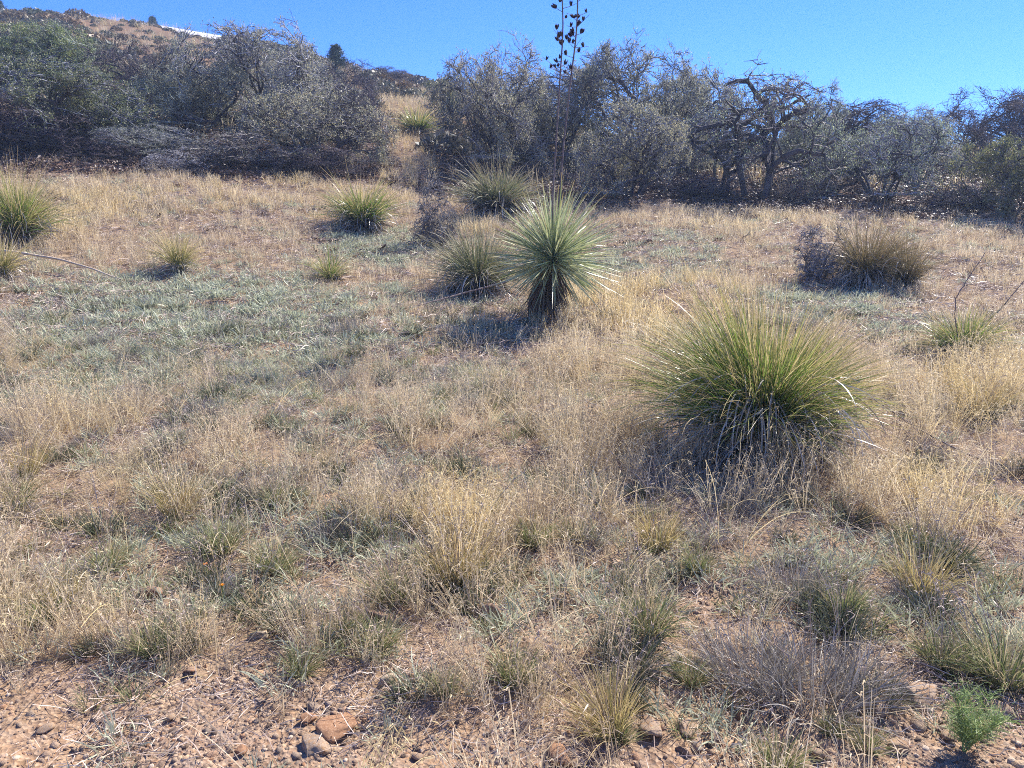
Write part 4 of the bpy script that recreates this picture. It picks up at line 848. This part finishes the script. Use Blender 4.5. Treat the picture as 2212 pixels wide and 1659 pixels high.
# ------------------------------------------------------------------ bunch grasses and weeds in the foreground
BM = {'green': [bunch_mesh(700 + i, 260, 'tuft', (.12, .26), .0034, stems=9) for i in range(4)],
      'yellow': [bunch_mesh(720 + i, 240, 'tuftyel', (.16, .34), .0032, el=(.9, 1.5), stems=14) for i in range(3)],
      'grey': [bunch_mesh(740 + i, 480, 'deadgrey', (.08, .2), .0026, el=(.3, 1.5), stems=8, droop=(-.3, .8), br=.12) for i in range(3)]}
TUFTS = [
 ('green', 328, 1412, 1.0, 'bright green bunch grass alone on bare soil at lower left, casting a black shadow'),
 ('green', 95, 1345, 1.15, 'green and straw bunch grass nearest the left edge at lower left'),
 ('yellow', 140, 1310, .9, 'yellow grass stems just behind the tuft nearest the left edge'),
 ('green', 650, 1455, .85, 'thin grey green tuft on bare soil over a dark shadow left of the orange rock'),
 ('green', 1110, 1478, 1.05, 'spreading green tuft at bottom centre beside small stones'),
 ('yellow', 1325, 1585, 1.15, 'leaning yellow tuft at the bottom, right of centre'),
 ('green', 1340, 1600, .6, 'short green tuft at the foot of the leaning yellow one'),
 ('green', 1400, 1365, 1.3, 'large green tuft with a black hollow under it, above the grey cobble'),
 ('green', 1505, 1235, 1.0, 'dark based green tuft standing at the edge of the gravel patch'),
 ('green', 590, 1235, 1.2, 'tuft with black shaded base above the small orange flowers'),
 ('green', 480, 1195, 1.2, 'blue green tuft uphill of the orange flowers'),
 ('green', 850, 1300, 1.3, 'shaggy tuft directly behind the large brown rock'),
 ('yellow', 985, 1270, 1.4, 'tall pale golden tuft behind the pair of small rocks'),
 ('grey', 1700, 1280, 1.2, 'dark grey tuft standing uphill of the large grey brush'),
 ('grey', 1620, 1460, 1.5, 'left half of the large grey twiggy brush at lower right'),
 ('grey', 1750, 1500, 1.7, 'large grey twiggy brush at lower right over blue black shade'),
 ('grey', 1860, 1500, 1.1, 'small grey brush next to the big angular tan rock'),
 ('green', 2030, 1440, 1.2, 'green tuft behind the big angular tan rock'),
 ('green', 2170, 1480, 1.6, 'tall coarse green tuft at the right edge near the bottom'),
 ('green', 235, 1235, 1.1, 'grey green tuft left of the half buried brown stone'),
 ('green', 1150, 1180, 1.2, 'tuft with dark blue base in the middle of the slope'),
 ('green', 1240, 1170, .9, 'low tuft just right of the one with the dark blue base'),
 ('green', 820, 1400, .9, 'low blue green tuft below the large brown rock'),
 ('green', 760, 1370, .8, 'low green tuft left below the large brown rock'),
 ('green', 960, 1500, .7, 'small tuft on dark gravel left of the spreading green tuft'),
 ('green', 1680, 1665, .9, 'short bright tuft cut by the bottom edge at lower right'),
 ('green', 1870, 1620, .65, 'small tuft right of the short bright one near the bottom edge'),
 ('green', 1800, 1585, .55, 'tiny pale green tuft among the gravel at lower right'),
 ('green', 1490, 1480, .8, 'pale green tuft right of the two cobbles'),
 ('grey', 140, 905, .9, 'dark grey tuft in the grass at far left'),
 ('grey', 285, 880, 1.3, 'bluish grey upright tuft left of the middle, halfway down'),
 ('grey', 445, 905, 1.2, 'round grey cushion of dead stems in the left half, halfway down'),
 ('grey', 730, 840, 1.2, 'blue grey tuft below the smallest beargrass clump'),
 ('grey', 750, 720, 1.3, 'pale grey tuft right of the green patch'),
 ('grey', 1225, 920, 1.5, 'round pale grey dead weed in the middle of the picture'),
 ('grey', 1330, 960, 1.3, 'dark hollow grey tuft next to the round pale dead weed'),
 ('grey', 870, 1070, 1.4, 'grey spreading tuft left of centre, below the middle'),
 ('green', 780, 1110, 1.2, 'green tuft below the grey spreading tuft left of centre'),
 ('green', 30, 1100, 1.3, 'dark green tuft cut by the left edge'),
 ('green', 600, 1090, 1.0, 'green tuft in the middle of the left half'),
 ('yellow', 380, 1120, 1.2, 'golden grass tuft in the left part of the slope'),
 ('yellow', 60, 1030, 1.2, 'pale golden tuft close to the left edge'),
 ('yellow', 1420, 1190, 1.2, 'golden upright stems behind the large tuft with the black hollow'),
 ('green', 1060, 1110, .9, 'green tuft with dark base just right of centre line'),
 ('grey', 1640, 1010, 1.0, 'grey tuft under the front of the largest beargrass clump'),
 ('grey', 1590, 1100, .9, 'grey tuft lower down in front of the largest beargrass clump'),
 ('green', 950, 880, 1.0, 'small dark green tuft below the bleached stalk'),
 ('green', 1070, 830, .9, 'fresh green low tuft below the bleached stalk'),
 ('grey', 1160, 700, .9, 'weeds at the foot of the yucca trunk'),
 ('green', 155, 640, 1.0, 'round dark green tuft in the upper left grass'),
 ('green', 1830, 700, 1.0, 'grey green tuft above the largest beargrass clump'),
 ('grey', 850, 590, 1.0, 'low grey mat between the small clump and the shaggy dark clump'),
 ('green', 1820, 1330, 1.2, 'green tuft to the right of the dark grey tuft at lower right'),
 ('yellow', 1990, 1290, 1.3, 'golden tuft in the lower right grass'),
 ('green', 1980, 1190, 1.1, 'green tuft in the middle of the lower right grass'),
 ('yellow', 2120, 900, 1.5, 'golden tuft below the small clump with the two stalks'),
 ('grey', 1990, 905, 1.2, 'dark shaded tuft at the right of the largest beargrass clump'),
]
for i, (k, dx, dy, s, lb) in enumerate(TUFTS):
    x, y = on_ground(dx, dy); ms = BM[k]
    tag(obj('grass_tuft' if k != 'grey' else 'dead_tuft', ms[i % len(ms)], loc=(x, y, hz(x, y)), rot=(rng.normal(0, .05) + (0.0 if i != 5 else .0), rng.normal(0, .05) - (.35 if i == 5 else 0), rng.random() * 6.28 if i != 5 else 0), scl=s * (.78 if k != 'grey' else .85)), lb, 'grass tuft', 'single grass tufts on the slope')
# feathery green weed at lower right
def weed(dx, dy, h, label):
    x, y = on_ground(dx, dy); r = tag(obj('feathery_weed', None, loc=(x, y, hz(x, y) - .01)), label, 'weed')
    n = 7; a = rng.random(n) * 6.28; V, F, A, Pp = blades(np.zeros((n, 3)), a, rng.uniform(.9, 1.5, n), rng.uniform(.7, 1.1, n) * h, .006, 7, .3, 1.5, .2, tip=.5)
    obj('stem', Geo().add(V, F, A).mesh('weed_stem', M['weed']), r)
    q = Pp[:, 2:].reshape(-1, 3); m_ = len(q) * 14; i = rng.integers(0, len(q), m_)
    V, F, A, P2 = blades(q[i], rng.random(m_) * 6.28, rng.uniform(.1, 1.2, m_), rng.uniform(.03, .08, m_), .003, 3, .3, 1, .4); G = Geo().add(V, F, A)
    q = P2[:, 1:].reshape(-1, 3); V, F, A, _ = blades(q, rng.random(len(q)) * 6.28, rng.uniform(0, 1.2, len(q)), rng.uniform(.01, .025, len(q)), .0028, 1, 0, 1, .2); G.add(V, F, A)
    tag(obj('leaves', G.mesh('weed_leaves', M['weed']), r), kind='stuff')
weed(2080, 1625, .2, 'bright feathery green weed near the lower right corner')
# orange flowers
m = NT('orange_petal'); M['petal'] = m.done(srgb('d88a20'), .6, trans=.3)
for dx, dy, lb in ((680 / 2.16 + 167, 1282, 'small orange flower on a thin green stem, lower of the two'), (447, 1236, 'second tiny orange flower up to the left of the other')):
    x, y = on_ground(dx, dy + 22); r = tag(obj('orange_flower', None, loc=(x, y, hz(x, y))), lb, 'flower', 'orange flowers')
    G = Geo(); G.add(*tubes(np.array([[[0, 0, 0], [.004, 0, .04], [0, 0, .085]]]), np.full((1, 3), .0014), 4)); obj('stem', G.mesh('flower_stem', M['weed']), r)
    a = np.arange(9) * .698; V, F, A, _ = blades(np.tile([0, 0, .085], (9, 1)), a, .4, np.full(9, .012), .007, 2, .3, 1, 0, tip=.6)
    obj('petals', Geo().add(V, F, A).mesh('flower_petals', M['petal']), r)

# ------------------------------------------------------------------ rocks one can point to (column, row of the base, width)
ROCKS = [
 (825, 1350, 66, 'rockdark', 'large rough brown rock behind low green tufts, left of centre'),
 (993, 1352, 50, 'rock', 'smooth tan rock with a flat top right of the large brown rock'),
 (1063, 1342, 52, 'rockdark', 'rounded brown rock at the right of the smooth flat topped one'),
 (735, 1582, 82, 'rockorange', 'flat orange rock lying on the soil near the bottom'),
 (682, 1622, 66, 'rock', 'angular tan wedge of rock below the orange rock'),
 (838, 1478, 34, 'rockpale', 'upper of two pale stones side by side above the orange rock'),
 (862, 1498, 34, 'rockpale', 'lower of two pale stones side by side above the orange rock'),
 (1407, 1580, 58, 'rock', 'grey tan angular rock right of the leaning yellow tuft'),
 (1480, 1580, 56, 'rock', 'flat angular rock beside the grey tan one, on its right'),
 (1402, 1450, 42, 'rock', 'tan cobble at the left of the grey pale cobble below the large tuft'),
 (1452, 1440, 52, 'rockpale', 'grey pale cobble below the large tuft with the black hollow'),
 (1972, 1518, 92, 'rock', 'biggest rock, angular and tan with a shaded hollow, at lower right'),
 (1828, 1545, 56, 'rock', 'tan rock to the lower left of the biggest rock'),
 (1900, 1545, 38, 'rock', 'small block between the tan rock and the biggest rock'),
 (2172, 1558, 62, 'rock', 'flat grey rock at the right edge near the bottom'),
 (1942, 1622, 46, 'rock', 'smooth grey cobble with a dark shadow near the bottom edge'),
 (558, 1382, 40, 'rockpale', 'pale pink upright stone beside a curved dead stem at lower left'),
 (328, 1298, 56, 'rockdark', 'half buried brown stone in the tufts at lower left'),
 (250, 1395, 50, 'rockdark', 'dark reddish stone left of the bright green tuft'),
 (618, 1312, 50, 'rockpale', 'pale flat stone uphill of the pink upright stone'),
 (1212, 1652, 56, 'rockorange', 'brown stone cut by the bottom edge right of centre'),
 (97, 1585, 30, 'rock', 'small tan stone alone on bare soil at the lower left'),
 (412, 1455, 32, 'rockdark', 'small dark stone in a ring of dead stem at lower left'),
 (793, 1430, 28, 'rockpale', 'little pale stone left of the low blue green tuft'),
 (240, 1575, 26, 'rockpale', 'little yellowish stone in the bare soil at lower left'),
 (665, 1562, 30, 'rockorange', 'little orange stone touching the left end of the flat orange rock'),
 (370, 1555, 26, 'rock', 'little grey stone on the sandy soil, left of the orange rock'),
 (1660, 1415, 22, 'rockpale', 'tiny pale stone at the left of the large grey brush'),
 (1550, 1425, 24, 'rock', 'tiny tan stone between the cobbles and the large grey brush'),
 (1218, 1230, 30, 'rockpale', 'whitish flat stone on the slope right of the tall golden tuft'),
 (1108, 1488, 0, '', ''),
 (1660, 1490, 28, 'rockpale', 'whitish stone in the gravel below the left half of the grey brush'),
 (1190, 1478, 30, 'rockpale', 'small white stone right of the spreading green tuft'),
 (1070, 1470, 30, 'rock', 'small grey stone left of the spreading green tuft'),
 (2050, 1600, 34, 'rock', 'tan stone left of the feathery weed'),
 (1865, 1570, 36, 'rock', 'tan stone below the small block at lower right'),
 (1510, 1620, 34, 'rock', 'tan stone below the flat angular rock'),
 (1770, 1640, 36, 'rock', 'low tan stone between the two small tufts near the bottom edge'),
 (905, 1640, 26, 'rock', 'grey pebble sized stone at the bottom, right of the wedge of rock'),
 (520, 1630, 26, 'rockorange', 'small orange stone at the bottom left of the wedge of rock'),
]
rm = {}
for i, (dx, dy, w, mt, lb) in enumerate(ROCKS):
    if not w: continue
    x, y = on_ground(dx, dy - w * .12); z = hz(x, y); s = w * DS / FPX * depth(y, z) / 2
    if i < 22 or mt not in rm:
        me = stone_mesh('rock', 4 if w > 50 else 3, 7 + i % 3, 1000 + i, M[mt], flat=.62 if dx != 735 else .38, rough=.1, lim=(.4, .78)); rm[mt] = me
    me = rm[mt] if i >= 22 else me; s *= 1.22
    tag(obj('rock', me, loc=(x, y, z + s * .18), rot=(rng.normal(0, .2), rng.normal(0, .2), rng.random() * 6.28), scl=s), lb, 'rock', 'rocks lying at the foot of the slope')

# ------------------------------------------------------------------ the air between the camera and the hill
def haze(x0, x1, y0, y1, z0, z1):
    V = np.array([[x, y, z] for z in (z0, z1) for y in (y0, y1) for x in (x0, x1)], float)
    m = bpy.data.materials.new('haze_air'); m.use_nodes = True; t = m.node_tree; t.nodes.clear()
    o = t.nodes.new('ShaderNodeOutputMaterial'); v = t.nodes.new('ShaderNodeVolumePrincipled'); v.inputs['Density'].default_value = HAZE; v.inputs['Color'].default_value = (.55, .72, 1, 1); v.inputs['Anisotropy'].default_value = .2
    t.links.new(v.outputs[0], o.inputs['Volume'])
    me = mesh_np('haze', V, np.array([[0, 2, 3, 1], [4, 5, 7, 6], [0, 1, 5, 4], [2, 6, 7, 3], [0, 4, 6, 2], [1, 3, 7, 5]]), None, m); tag(obj('haze', me), kind='stuff')
HAZE = .0014
if HAZE: haze(-3300, 3300, -450, 2600, -125, 32)
